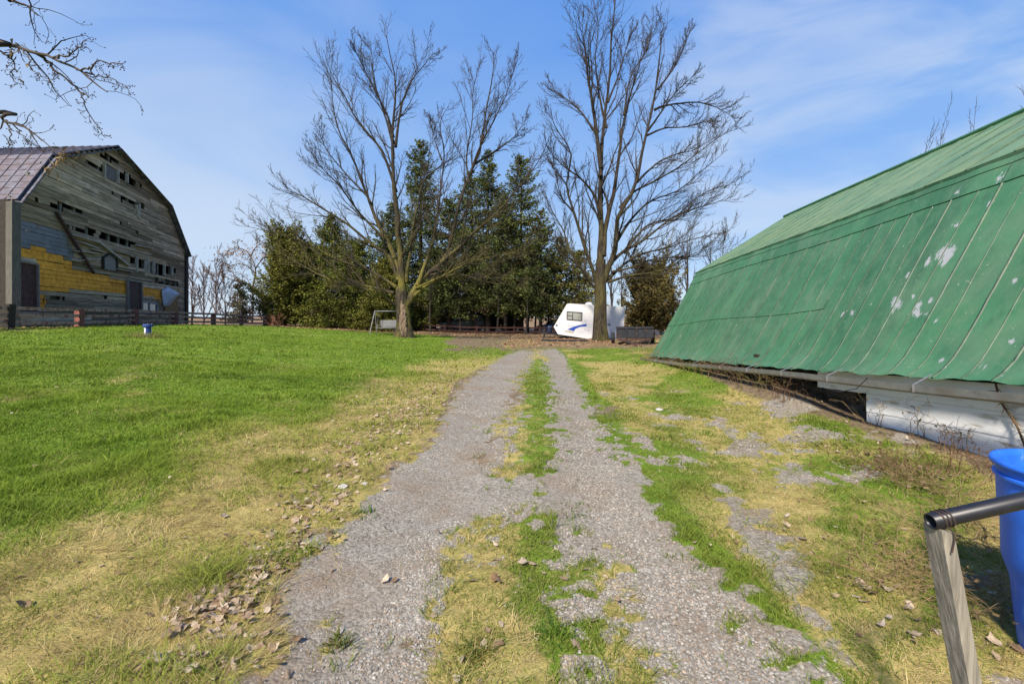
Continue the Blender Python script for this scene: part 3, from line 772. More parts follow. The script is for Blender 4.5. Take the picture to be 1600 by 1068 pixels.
HOLES = [[(160, 338), (300, 372), (405, 408), (400, 424), (290, 390), (165, 352)], [(372, 140), (500, 185), (500, 208), (455, 192), (385, 160)], [(480, 125), (560, 140), (590, 172), (540, 165)],
         [(580, 208), (618, 222), (618, 262), (580, 248)], [(622, 228), (664, 262), (664, 284), (622, 272)], [(590, 333), (706, 378), (704, 400), (590, 358)], [(322, 468), (470, 505), (465, 530), (322, 484)],
         [(478, 512), (600, 535), (668, 560), (660, 582), (560, 560), (478, 540)], [(636, 630), (700, 642), (862, 690), (862, 715), (800, 720), (700, 695), (636, 655)], [(758, 738), (872, 752), (872, 775), (758, 760)],
         [(585, 455), (625, 462), (625, 475), (585, 470)], [(672, 272), (700, 292), (690, 298)], [(210, 830), (330, 818), (330, 830), (210, 845)]]
HOLES = [[cp(*q) for q in h] for h in HOLES]
YEL = [cp(*q) for q in [(40, 562), (180, 584), (322, 618), (305, 640), (350, 656), (350, 688), (450, 712), (615, 748), (795, 798), (795, 840), (690, 825), (612, 816), (490, 804), (352, 784), (322, 808), (172, 795), (172, 645), (40, 635)]]
YEL2 = [cp(*q) for q in [(176, 825), (216, 828), (214, 880), (176, 880)]]
GRY = [cp(*q) for q in [(60, 440), (318, 515), (330, 560), (362, 600), (345, 650), (315, 620), (180, 588), (45, 566)]]
OPEN = [cp(*q) for q in [(508, 172), (580, 205), (580, 270), (508, 245)]]
pl = MB(); yl = MB(); gy = MB()
top = max(h for _, h in OUT)
row = 0; h = BASE; RH = .21
while h < top:
    us = np.arange(0, UW, .12)
    hm = np.full(us.shape, h+RH/2)
    ins = inpoly(us, hm, WALLP) & inpoly(us, hm+.08, WALLP)
    for q in HOLES: ins &= ~inpoly(us, hm+.25*fbm(us*1.3, hm*0+row, 5), q)
    ins &= ~inpoly(us, hm, OPEN)
    wig = .25*fbm(us*2, hm*0+row*1.7, 9)
    kind = np.where(inpoly(us+wig, hm, YEL) | inpoly(us+wig, hm, YEL2), 1, 0); kind = np.where(inpoly(us, hm, GRY), 2, kind)
    # random lost boards
    lost = (fbm(us*.5, hm*0+row*3.1, 15) > .31) & (kind == 0); ins &= ~lost
    cuts = set(np.cumsum(RG.integers(26, 75, 60)).tolist())
    k = 0
    while k < len(us):
        if not ins[k]: k += 1; continue
        e = k
        while e+1 < len(us) and ins[e+1] and kind[e+1] == kind[k] and (e+1) not in cuts: e += 1
        u0, u1 = us[k], us[e]+.115
        mbq = (pl, yl, gy)[kind[k]]
        v = float(np.clip(.5+1.5*fbm(np.array([us[k]*.22+row*.13]), np.array([h*.55]), 19)[0]+RG.normal(0, .17), 0, 1))
        zone = ss(4.2, 2.2, h)
        if kind[k] == 0: col = lerp((.16, .122, .078), (.54, .43, .295), np.array([v**1.2]))[0]*(1+.5*(1-zone)*.2); col = col*np.array([1, .97, .9]) if RG.random() < .4 else col
        elif kind[k] == 1: col = lerp((.60, .25, .020), (.80, .37, .042), np.array([v]))[0]
        else: col = np.array([.2, .2, .22])
        dz = RG.normal(0, .012, 2); o0 = RG.uniform(0, .02)+(.015 if kind[k] == 0 else 0)
        if u1-u0 > .06:
            hh = RH-.012
            a0 = fw(u0, h+dz[0], o0); a1 = fw(u1, h+dz[1], o0+RG.normal(0, .006)); b0 = fw(u0, h+dz[0]+hh, o0-.012); b1 = fw(u1, h+dz[1]+hh, o0-.012)
            inn = np.array([-.953, -.304, 0])*.03
            V = np.array([a0, a1, b1, b0, a0+inn, a1+inn, b1+inn, b0+inn])
            mbq.add(V, np.array([[0,1,2,3],[7,6,5,4],[0,4,5,1],[1,5,6,2],[2,6,7,3],[3,7,4,0]]), col)
        k = e+1
    h += RH; row += 1
pl.build('siding', MT['plank'], wood)
o = yl.build('sheathing', mat('mustard_sheathing', tint=True, rough=.85, var=.3, scale=4, bump=.006, bscale=10), wood); tag(o, 'mustard yellow sheathing boards exposed on the lower wall')
gy.build('metal_siding', MT['greymetal'], wood)
# studs and girts behind the boards
mb = MB()
for u in np.arange(.4, UW, 1.15):
    hh = [q for q in np.arange(BASE, top, .2) if inpoly(np.array([u]), np.array([q]), WALLP)[0]]
    if hh: mb.bar(fw(u, BASE, -.16), fw(u, hh[-1], -.16), .13, .13, up=(1, 0, 0))
for hq in (2.6, 4.4, 6.2, 8.2):
    uu = [u for u in np.arange(0, UW, .3) if inpoly(np.array([u]), np.array([hq]), WALLP)[0]]
    mb.bar(fw(uu[0]+.7, hq, -.30), fw(uu[-1]-.5, hq, -.30), .14, .18)
mb.build('stud_frame', mat('grey_studs', (.16, .15, .13), rough=.95, var=.4, scale=6), wood)
mb = MB()
ridge = np.array([-1, .06, 0.])
for side in (0,):
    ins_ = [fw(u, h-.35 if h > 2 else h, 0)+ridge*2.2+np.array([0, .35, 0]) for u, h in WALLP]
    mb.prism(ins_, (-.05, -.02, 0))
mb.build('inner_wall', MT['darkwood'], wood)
# roof sheets running back from the gable
def rp(k, t, lift=0.):
    u, h = OUT[k]; b = fw(u, h, .25)
    return b+ridge*t*np.array([1, 1, 1])+np.array([0, 0, lift])
DEP = 15
for k in range(4):
    mb = MB(); nn = 26
    for a in range(nn):
        t0, t1 = a*DEP/nn, (a+1)*DEP/nn
        q = np.array([rp(k, t0, .06), rp(k, t1, .06), rp(k+1, t1, .06), rp(k+1, t0, .06)])
        nrm = np.cross(q[1]-q[0], q[3]-q[0]); nrm /= np.linalg.norm(nrm)
        if nrm[2] < 0: nrm = -nrm
        mb.prism(q, -nrm*.05)
        r0, r1 = rp(k, t0, .06)+nrm*.012, rp(k+1, t0, .06)+nrm*.012
        mb.bar(r0, r1, .05, .04, up=nrm)
    for s in np.linspace(.1, .9, 7):
        q0 = rp(k, 0, .06)*(1-s)+rp(k+1, 0, .06)*s; q1 = q0+ridge*DEP
        mb.bar(q0+nrm*.008, q1+nrm*.008, .02, .02, up=nrm)
    mb.build('roof', MT['purplemetal'], wood)
mb = MB()
for k in range(4):
    mb.bar(rp(k, -.04, -.16), rp(k+1, -.04, -.16), .06, .34, up=(.9, .3, .3))
mb.build('rake_board', mat('blue_grey_trim', (.13, .135, .16), rough=.8, var=.35, scale=5, second=(.07, .06, .055), sscale=3), wood)
mb = MB()
q0 = OUT[0]
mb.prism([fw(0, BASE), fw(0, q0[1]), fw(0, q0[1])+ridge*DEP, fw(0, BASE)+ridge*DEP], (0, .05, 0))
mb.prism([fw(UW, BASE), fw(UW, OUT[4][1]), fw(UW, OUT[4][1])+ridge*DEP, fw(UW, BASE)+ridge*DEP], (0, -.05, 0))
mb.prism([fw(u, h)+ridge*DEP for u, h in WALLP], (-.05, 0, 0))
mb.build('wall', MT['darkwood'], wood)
mb = MB(); a = cp(12, 352); b = cp(12, 880)
mb.box((fw(.05, 0, .15)[0], fw(.05, 0, .15)[1], (BASE+a[1])/2), (.5, .3, a[1]-BASE), rz=-.3)
mb.build('corner_post', mat('pale_corner_wood', (.11, .10, .085), var=.4, stretch=(5, 5, .5)), wood)
mb = MB(); mb.box((fw(UW-.1, 0, .06)[0], fw(UW-.1, 0, .06)[1], (BASE+OUT[4][1])/2), (.2, .5, OUT[4][1]-BASE), rz=.3); mb.build('corner_post', MT['darkwood'], wood)
def slab(mb, pts, off, th=.05, col=None):
    q = [fw(u, h, off) for u, h in pts]; mb.prism(q, np.array([.953, .304, 0])*th, col)
def dooru(nm, pts, m):
    mb = MB(); slab(mb, pts, .05, .06); d = mb.build(nm, m, wood)
    f = MB()
    for a, b in zip(pts, pts[1:]+pts[:1]):
        if abs(a[1]-b[1]) < .3 and (a[1]+b[1])/2 < BASE+.6: continue
        f.bar(fw(*a, .12), fw(*b, .12), .1, .14, up=(.95, .3, 0))
    f.build('door_frame', mat('grey_frame', (.20, .18, .16), var=.3), d)
    return d
dooru('door', [cp(44, 645), cp(166, 668), cp(170, 905), cp(44, 905)], MT['doorred'])
dooru('door', [cp(616, 746), cp(684, 757), cp(686, 905), cp(618, 905)], MT['doorred'])
mb = MB(); wq = [cp(686, 850), cp(766, 862), cp(766, 905), cp(686, 905)]
for a, b in zip(wq, wq[1:]+wq[:1]): mb.bar(fw(*a, .08), fw(*b, .08), .09, .1, up=(.95, .3, 0))
mb.bar(fw((wq[0][0]+wq[1][0])/2, wq[0][1], .08), fw((wq[0][0]+wq[1][0])/2, wq[2][1], .08), .06, .06, up=(.95, .3, 0))
win = mb.build('window', mat('window_wood', (.26, .30, .31), var=.3), wood)
mb = MB(); slab(mb, wq, .03, .02); mb.build('pane', MT['glass'], win)
mb = MB(); slab(mb, [cp(512, 178), cp(566, 204), cp(566, 264), cp(512, 240)], -.02, .05); mb.build('hatch', mat('hatch_board', (.13, .12, .11), var=.4), wood)
pale = mat('pale_stud', (.42, .38, .31), var=.35)
for a, b in (((508, 172), (508, 245)), ((574, 203), (574, 270)), ((620, 222), (620, 268)), ((664, 375), (674, 440)), ((680, 375), (676, 440)), *(((xx, 632+(xx-668)*.28), (xx, 705+(xx-668)*.12)) for xx in (668, 712, 724, 752, 804, 842))):
    mb = MB(); mb.bar(fw(*cp(*a), .03), fw(*cp(*b), .03), .1, .16, up=(.95, .3, 0)); mb.build('stud', pale, wood)
mb = MB(); mb.bar(fw(*cp(262, 412), .12), fw(*cp(442, 712), .18), .12, .12, up=(.95, .3, 0)); mb.build('loose_pole', MT['rust'], wood)
mb = MB(); mb.bar(fw(*cp(462, 552), .1), fw(*cp(620, 676), .12), .10, .22, up=(.95, .3, 0)); mb.bar(fw(*cp(660, 574), .08), fw(*cp(740, 590), .08), .05, .22, up=(.95, .3, 0)); mb.bar(fw(*cp(335, 520), .09), fw(*cp(470, 560), .09), .05, .2, up=(.95, .3, 0))
for a, b in (((340, 600), (470, 615)), ((350, 650), (480, 640)), ((430, 590), (500, 610)), ((500, 585), (640, 625)), ((385, 560), (470, 590)), ((560, 690), (640, 705))): mb.bar(fw(*cp(*a), .10), fw(*cp(*b), .10), .04, .16, up=(.95, .3, 0))
mb.build('loose_board', mat('bleached_board', (.42, .38, .32), var=.5, scale=5, stretch=(.5, .5, 5)), wood)
mb = MB(); slab(mb, [cp(496, 690), cp(494, 640), cp(505, 625), cp(530, 620), cp(552, 632), cp(562, 660), cp(560, 702)], .03, .06); hd = mb.build('hay_hatch', mat('hatch_grey', (.22, .21, .19), var=.4, stretch=(.5, .5, 4)), wood)
mb = MB()
for a, b in (((496, 690), (494, 635)), ((494, 635), (525, 616)), ((525, 616), (562, 640)), ((562, 640), (562, 702))): mb.bar(fw(*cp(*a), .12), fw(*cp(*b), .12), .08, .12, up=(.95, .3, 0))
mb.build('frame', MT['darkwood'], hd)
mb = MB(); tq = [cp(784, 800), cp(816, 778), cp(874, 812), cp(822, 872), cp(794, 872)]
ct = cp(826, 815); C0 = fw(*ct, .55); V = [fw(*q, .12) for q in tq]+[C0]
mb.add(V+[v-np.array([.02, .006, 0]) for v in V], [(i, (i+1) % 5, 5) for i in range(5)]+[(6+(i+1) % 5, 6+i, 11) for i in range(5)])
mb.build('hanging_sheet', MT['sheet'], wood)
mb = MB(); slab(mb, [cp(800, 860), cp(866, 835), cp(870, 905), cp(806, 905)], .06, .04); slab(mb, [cp(765, 838), cp(790, 838), cp(788, 862), cp(768, 862)], .06, .03); mb.build('panel', mat('tan_panel', (.22, .13, .045), var=.3), wood)

# ------------------------------------------------------------------ rail fences
def rail_fence(name, label, pts, H, posts, rails, root_at, group=None, thick=.05, zoff=None, rm='fencewood'):
    f = thing(name, root_at, label, 'fence', group)
    pts = [np.array(p, float) for p in pts]
    tops = []
    for k, p in enumerate(pts):
        z = float(height(p[0], p[1])) if zoff is None else zoff
        m, w, hh, lean = posts[k]
        mb = MB(); b = np.array([p[0], p[1], z-.1]); t = np.array([p[0]+lean, p[1], z+hh])
        mb.bar(b, t, w, w, up=(0, 1, 0)); mb.bar(t, t+np.array([0, 0, .02]), w*.8, w*.8, up=(0, 1, 0)); mb.build('post', MT[m], f)
        tops.append((p, z))
    for (p, z), (q, zq) in zip(tops[:-1], tops[1:]):
        for r in rails:
            mb = MB(); ja, jb = RG.normal(0, .02, 2)
            n = 5; off = np.array([.06, -.03, 0])
            a = np.array([*p, z+r*H+ja])+off; b = np.array([*q, zq+r*H+jb])+off
            prev = a
            for s in np.linspace(0, 1, n)[1:]:
                cur = a*(1-s)+b*s-np.array([0, 0, .03*math.sin(s*math.pi)]); mb.bar(prev, cur, thick, .13); prev = cur
            mb.build('rail', MT[rm], f)
    return f
hF = .90
rail_fence('rail_fence', 'old red and grey wooden rail fence in front of the derelict barn', FENCE, hF,
   [('redwood', .18, hF, 0), ('graypost' if False else 'darkwood', .24, .92, .05), ('redwood', .26, .88, 0), ('redwood', .25, .86, 0), ('redwood', .26, .82, 0), ('redwood', .2, .9, 0), ('redwood', .2, .9, 0), ('redwood', .2, .9, 0)],
   (.30, .62, .93), (*FENCE[3], float(height(*FENCE[3]))))
F2 = [((px-800)/F*42, 42) for px in (585, 640, 695, 745, 803, 860, 915)]
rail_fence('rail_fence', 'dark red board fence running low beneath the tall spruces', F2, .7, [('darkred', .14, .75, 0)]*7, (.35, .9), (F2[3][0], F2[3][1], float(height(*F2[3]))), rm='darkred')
# ------------------------------------------------------------------ bare trees
TR = np.random.default_rng(21)
def catmull(p, n):
    p = np.asarray(p, float); K = len(p)
    if K == 2: p = np.array([p[0], p[0]*.66+p[1]*.34, p[0]*.33+p[1]*.67, p[1]]); K = 4
    q = np.concatenate([[2*p[0]-p[1]], p, [2*p[-1]-p[-2]]])
    t = np.linspace(0, K-1-1e-6, n); i = t.astype(int); f = (t-i)[:, None]
    a, b, c, d = q[i], q[i+1], q[i+2], q[i+3]
    return .5*((2*b)+(-a+c)*f+(2*a-5*b+4*c-d)*f**2+(-a+3*b-3*c+d)*f**3)
def spawn(PP, RR, per, t0, t1, ang, lenf, up, wob, K=6, rf=.55, rmin=.006, minl=.12, sidefade=.55, hang=0.):
    N_, Kp, _ = PP.shape
    PP = np.repeat(PP, per, 0); RR = np.repeat(RR, per, 0); n = len(PP)
    t = np.clip((np.tile(np.linspace(t0, t1, per), N_)+TR.uniform(-.5, .5, n)*(t1-t0)/per), .02, .985)
    fi = t*(Kp-1); i = np.minimum(fi.astype(int), Kp-2); f = (fi-i)[:, None]; ar = np.arange(n)
    p0 = PP[ar, i]*(1-f)+PP[ar, i+1]*f
    r0 = RR[ar, i]*(1-f[:, 0])+RR[ar, i+1]*f[:, 0]
    tg = PP[ar, i+1]-PP[ar, i]; tg /= np.linalg.norm(tg, axis=1, keepdims=True)+1e-9
    plen = np.linalg.norm(np.diff(PP, axis=1), axis=2).sum(1)
    rv = TR.normal(size=(n, 3)); rv -= (rv*tg).sum(1, keepdims=True)*tg; rv /= np.linalg.norm(rv, axis=1, keepdims=True)+1e-9
    a = TR.normal(ang, ang*.25, n)[:, None]
    d = np.cos(a)*tg+np.sin(a)*rv
    L = np.maximum(minl, np.minimum(plen*lenf*(1-sidefade*t), 4.2*(1-.62*t)+.1)*TR.uniform(.55, 1.25, n))
    pts = np.zeros((n, K, 3)); pts[:, 0] = p0; st = (L/(K-1))[:, None]
    for k in range(1, K):
        d = d+np.array([0, 0, 1.])*up/K+TR.normal(size=(n, 3))*wob-np.array([0, 0, 1.])*hang*k/K
        d /= np.linalg.norm(d, axis=1, keepdims=True)+1e-9
        pts[:, k] = pts[:, k-1]+d*st
    rs = np.maximum(np.minimum(r0*rf, L*.022+.004), rmin); re = np.maximum(rs*.3, rmin*.75)
    R = rs[:, None]*(1-np.linspace(0, 1, K))+re[:, None]*np.linspace(0, 1, K)
    return pts, R
def barkcol(V, base, moss, z0, z1, amt):
    t = np.clip((z1-V[:, 2])/(z1-z0), 0, 1)*amt*ss(-.25, .35, fbm(V[:, 0]*2+V[:, 1], V[:, 2]*1.3, 4))
    return np.array(base)*(1-t[:, None])+np.array(moss)*t[:, None]
def big_tree(name, label, cat, base_px, z, trunk, limbs, base, moss, mossamt, lv, seed, seglen=1.0, flare=1.22, group=None):
    """limbs: (photo points, start radius, end radius, depth offset at the tip)"""
    global TR
    TR = np.random.default_rng(seed)
    b = P(*base_px, z); gz = float(height(b[0], b[1])); b[2] = gz
    root = thing(name, b, label, cat, group)
    mb = MB()
    pts = [P(x, y, z) for x, y, r in trunk]; rr = [r for *_, r in trunk]
    pts[0][2] = gz-.15
    cu = catmull(pts, 22); rad = np.interp(np.linspace(0, len(rr)-1, 22), np.arange(len(rr)), rr)
    rad = rad*(1+(flare-1)*np.exp(-np.linspace(0, 6, 22)))
    V, Fc = tubes(cu[None], rad[None], 18)
    c = V.reshape(22, 18, 3); ctr = cu[:, None]
    lump = 1+.16*fbm(np.arange(18)[None]*.7+0*cu[:, :1], cu[:, 2:3]*.5+seed, seed)+.22*np.exp(-np.linspace(0, 7, 22))[:, None]*np.sin(np.arange(18)*1.05+.7)[None]
    V = (ctr+(c-ctr)*lump[:, :, None]).reshape(-1, 3)
    mb.add(V, Fc, barkcol(V, base, moss, gz, gz+9, mossamt))
    mb.build('trunk', MT['bark'], root, smooth=True)
    PL, RL = [], []
    for pl_, r0, r1, dz in limbs:
        n = len(pl_)
        pt = np.array([P(x, y, z+dz*(k/(n-1))**1.1) for k, (x, y) in enumerate(pl_)])
        cu = catmull(pt, 18)
        Lg = np.linalg.norm(np.diff(cu, axis=0), axis=1).sum()
        cu[2:] += (TR.normal(size=(16, 3)).cumsum(0)*.012*Lg/6)
        rd = (r0+(r1-r0)*np.linspace(0, 1, 18)**.58)*.84
        V, Fc = tubes(cu[None], rd[None], 9); mb = MB(); mb.add(V, Fc, barkcol(V, base, moss, gz+1, gz+11, mossamt))
        mb.build('limb', MT['bark'], root, smooth=True)
        PL.append(cu); RL.append(rd)
    PL = np.array(PL); RL = np.array(RL)
    mb = MB()
    cur, cr = PL, RL
    lev = []
    for k, (per, t0, t1, ang, lf, up, wob, sides, rmin) in enumerate(lv):
        Pn, Rn = spawn(cur, cr, per, t0, t1, ang, lf, up, wob, rmin=rmin)
        V, Fc = tubes(Pn, Rn, sides); mb.add(V, Fc, barkcol(V, np.array(base)*(1.0 if k == 0 else .95), moss, gz+1, gz+10, mossamt*.6))
        if k == 0:
            # next level also grows on the outer ends of the limbs
            Kc = Pn.shape[1]; idx = np.linspace(8, 17, Kc).round().astype(int)
            cur = np.concatenate([Pn, PL[:, idx]]); cr = np.concatenate([Rn, RL[:, idx]])
        else: cur, cr = Pn, Rn
    mb.build('crown', MT['twig'], root)
    return root
LV = [(13, .18, .97, .55, .42, .65, .10, 5, .012), (8, .12, .98, .55, .46, .5, .13, 3, .0095), (6, .15, .98, .65, .5, .25, .18, 3, .007)]
MB1, MS1 = (.050, .041, .033), (.24, .21, .04)
maple_trunk = [(631, 524, .56), (631, 505, .47), (630, 488, .45), (628, 470, .42), (627, 448, .34)]
maple_limbs = [
 ([(627, 462), (628, 420), (622, 360), (618, 307), (617, 281), (614, 211), (620, 160), (622, 118), (610, 50)], .36, .025, -1.0),
 ([(634, 476), (645, 460), (656, 442), (673, 426), (698, 401), (709, 351), (726, 294), (749, 242), (760, 180), (772, 120), (776, 76)], .36, .025, 1.5),
 ([(690, 409), (720, 384), (744, 357), (770, 335), (800, 300), (830, 262), (852, 218)], .20, .018, -2.0),
 ([(652, 446), (665, 412), (678, 370), (684, 335), (690, 290), (697, 240), (690, 200), (703, 172)], .20, .018, 2.5),
 ([(634, 440), (640, 400), (645, 362), (652, 318), (662, 280), (690, 255), (712, 240)], .18, .015, -2.4),
 ([(625, 430), (612, 390), (592, 352), (579, 316), (569, 295), (549, 242), (527, 200), (520, 160), (517, 112)], .25, .018, 1.8),
 ([(623, 436), (606, 398), (585, 384), (544, 351), (502, 324), (470, 306), (447, 298)], .22, .016, -2.0),
 ([(618, 448), (590, 430), (557, 417), (520, 402), (489, 384), (450, 368), (420, 360), (384, 352)], .17, .015, -2.6),
 ([(616, 458), (575, 448), (530, 442), (500, 430), (475, 417), (440, 398), (400, 380)], .16, .014, 2.4),
 ([(622, 480), (606, 468), (593, 456), (570, 452), (544, 448), (520, 455)], .15, .014, -2.5),
 ([(646, 462), (675, 440), (709, 431), (745, 432), (777, 434), (827, 434)], .16, .014, 2.0),
 ([(650, 450), (690, 432), (730, 412), (770, 402), (810, 395)], .11, .012, -2.8),
 ([(619, 300), (600, 240), (577, 208), (555, 180), (540, 150), (517, 112), (508, 90)], .14, .014, 1.5),
 ([(615, 215), (605, 182), (589, 152), (572, 120), (558, 90), (552, 80)], .12, .012, -1.5),
 ([(616, 225), (598, 170), (586, 126), (582, 90), (577, 62)], .11, .012, 1.2),
 ([(618, 230), (626, 169), (640, 130), (662, 101), (676, 81)], .13, .012, 1.8),
 ([(735, 272), (752, 225), (775, 185), (796, 140), (806, 105)], .12, .012, -1.6),
 ([(742, 256), (775, 235), (805, 212), (826, 180)], .11, .012, 1.8),
 ([(732, 286), (731, 240), (740, 190), (742, 140), (748, 110)], .10, .012, 2.2),
 ([(600, 372), (560, 330), (530, 290), (500, 262), (485, 240)], .12, .012, -2.0),
 ([(574, 306), (540, 272), (510, 235), (498, 205)], .10, .011, -1.0),
 ([(690, 250), (678, 215), (672, 185)], .07, .010, 1.0),
]
mt_ = big_tree('maple_tree', 'wide bare maple with mossy double trunk beside the swing bench', 'tree', (631, 523), 30, maple_trunk, maple_limbs, MB1, MS1, .95, LV, 5)
mb = MB(); TR = np.random.default_rng(3)
for (xa, xb, ya, yb, r) in ((629, 628, 522, 470, .17), (633, 631, 523, 478, .13), (625, 626, 521, 482, .10)):
    q = catmull([P(xa, ya+1, 29.62), P((xa+xb)/2+.6, (ya+yb)/2, 29.55), P(xb, yb, 29.68)], 14)
    V, Fc = tubes(q[None], (r*(1.15-.5*np.linspace(0, 1, 14))*TR.uniform(.85, 1.15, 14))[None], 9); V += TR.normal(0, .018, V.shape)
    mb.add(V, Fc, np.array([.24, .175, .12])*TR.uniform(.75, 1.1, (len(V), 1)))
tag(mb.build('dead_wood', MT['bark'], mt_), 'pale barkless dead wood on the front of the trunk')
B_trunk = [(937, 530, .50), (937, 505, .43), (938, 480, .40), (938, 455, .385), (938, 432, .36), (939, 405, .30)]
B_limbs = [
 ([(938, 430), (939, 390), (940, 359), (938, 306), (939, 281), (944, 197), (953, 135), (957, 56), (963, 5), (957, -24)], .36, .024, .5),
 ([(942, 440), (952, 415), (963, 385), (968, 332), (992, 290), (1008, 216), (1025, 146), (1036, 65), (1039, 40)], .34, .022, -1.5),
 ([(942, 400), (948, 345), (960, 288), (968, 211), (982, 157), (998, 107), (1003, 75)], .28, .020, 2.0),
 ([(933, 440), (926, 420), (914, 385), (897, 332), (886, 293), (893, 239), (870, 200), (863, 172)], .22, .018, -1.6),
 ([(939, 262), (926, 163), (918, 112), (914, 70), (911, 34)], .20, .016, -1.0),
 ([(939, 275), (934, 220), (912, 180), (880, 152), (866, 143)], .17, .014, 1.4),
 ([(938, 340), (928, 305), (908, 280), (885, 262), (866, 246), (855, 239)], .15, .014, -2.2),
 ([(935, 445), (918, 430), (894, 398), (880, 360), (864, 330), (850, 300)], .17, .014, 2.2),
 ([(932, 452), (915, 432), (900, 412), (880, 395), (868, 380), (845, 372)], .12, .012, -2.6),
 ([(955, 410), (975, 392), (1003, 377), (1040, 348), (1068, 332), (1105, 320), (1142, 309)], .17, .014, -2.2),
 ([(950, 436), (975, 412), (1003, 396), (1045, 385), (1090, 372), (1142, 359)], .16, .014, 2.0),
 ([(949, 441), (980, 432), (1010, 428), (1042, 421), (1070, 405), (1097, 393)], .14, .013, -2.6),
 ([(962, 380), (985, 345), (1016, 316), (1060, 298), (1095, 270), (1130, 240)], .15, .013, 1.8),
 ([(1022, 172), (1036, 166), (1060, 162), (1090, 160), (1115, 166), (1135, 175), (1146, 182)], .12, .012, -1.0),
 ([(968, 325), (990, 300), (1020, 285), (1060, 262), (1090, 240), (1120, 218), (1140, 205)], .13, .012, -1.4),
 ([(995, 285), (1025, 255), (1055, 240), (1085, 232), (1112, 215)], .11, .012, 2.2),
 ([(1010, 212), (1040, 200), (1070, 198), (1100, 190), (1113, 188)], .10, .012, 1.0),
 ([(1028, 140), (1050, 110), (1064, 85), (1076, 50)], .10, .012, 1.2),
 ([(1012, 205), (1040, 165), (1060, 140), (1085, 118)], .10, .012, -1.6),
 ([(950, 160), (968, 110), (978, 75), (990, 45)], .10, .012, 1.5),
 ([(947, 200), (935, 140), (930, 90), (935, 40), (930, 15)], .12, .012, 1.6),
 ([(975, 180), (985, 120), (1010, 80), (1018, 45)], .10, .012, 2.0),
 ([(895, 330), (878, 310), (868, 280), (862, 255)], .10, .012, 1.0),
 ([(975, 395), (1010, 355), (1050, 340), (1100, 300), (1145, 290)], .12, .012, 2.8),
 ([(955, 425), (985, 418), (1025, 405), (1060, 402), (1110, 398), (1140, 372)], .11, .012, -3.2),
]
LV = [(14, .18, .97, .52, .42, .7, .10, 5, .012), (8, .12, .98, .52, .46, .55, .12, 3, .0095), (6, .15, .98, .6, .5, .35, .16, 3, .007)]
bt = big_tree('maple_tree', 'tall bare maple with single thick trunk in front of the white travel trailer', 'tree', (937, 530), 30.5, B_trunk, B_limbs, (.048, .039, .030), (.13, .115, .028), .85, LV, 9)
# tangle of twigs caught near the tip of the arching limb
mb = MB(); c = P(1113, 191, 29.8)
for k in range(70):
    a = c+TR.normal(0, .22, 3); d = TR.normal(0, .25, 3); mb.add(*tubes(np.array([[a, a+d*.5+TR.normal(0, .04, 3), a+d]]), np.full((1, 3), .012), 3), np.array([.06, .045, .035]))
nest = mb.build('nest', MT['twig']); tag(nest, 'dark clump of twigs caught in the arching limb of the tall maple', 'nest')

def small_tree(name, label, cat, base, H, spread, seed, col, nl=6, group=None, lv=None, rad=None, lean=0, moss=None, kf=1.0, trunk_frac=.35, limb_up=1.2):
    global TR
    TR = np.random.default_rng(seed)
    gz = float(height(base[0], base[1])); b = np.array([base[0], base[1], gz])
    root = thing(name, b, label, cat, group)
    rad = rad or H*.022
    n = 10
    tr = b+np.stack([np.linspace(0, lean, n)+TR.normal(size=n).cumsum()*.01*H*.4, TR.normal(size=n).cumsum()*.004*H, np.linspace(-.1, H*.96, n)], 1)
    rr = rad*(1-np.linspace(0, 1, n)**.9*.93)
    mb = MB(); V, Fc = tubes(tr[None], rr[None], 7); mb.add(V, Fc, barkcol(V, col, moss or col, gz, gz+H*.6, .7 if moss else 0)); mb.build('trunk', MT['bark'], root, smooth=True)
    mb = MB()
    lv = lv or [(nl, trunk_frac, .95, .7, spread, limb_up, .10, 4, .012), (6, .15, .98, .6, .45, .5, .14, 3, .009), (4, .15, .98, .6, .5, .3, .18, 3, .007)]
    cur, cr = tr[None], rr[None]
    for (per, t0, t1, ang, lf, up, wob, sides, rmin) in lv:
        cur, cr = spawn(cur, cr, per, t0, t1, ang, lf, up, wob, rmin=rmin*kf)
        V, Fc = tubes(cur, cr, sides); mb.add(V, Fc, barkcol(V, col, moss or col, gz, gz+H*.6, .5 if moss else 0))
    mb.build('crown', MT['twig'], root)
    return root
GB = (.075, .062, .055)
# thin bare trees right of the tall maple, behind the trailers and the green barn
for k, (px, z, H, s, lb_) in enumerate([(957, 44, 8.0, .42, 'thin bare tree showing just right of the tall maple trunk'), (972, 46, 7.5, .40, 'slim bare tree above the back corner of the white trailer'),
     (1052, 42, 8.6, .40, 'bare grey tree rising behind the bushy cedar'), (1075, 44, 9.6, .42, 'twiggy bare tree against the sky left of the green barn roof'), (1108, 40, 9.0, .42, 'bare tree half hidden by the far corner of the green roof'),
     (1128, 46, 9.5, .42, 'bare tree with only its crown above the far corner of the green roof')]):
    small_tree('bare_tree', lb_, 'tree', ((px-800)/F*z, z), H, s, 40+k, GB, nl=11, group='bare trees behind the trailers', kf=1.5)
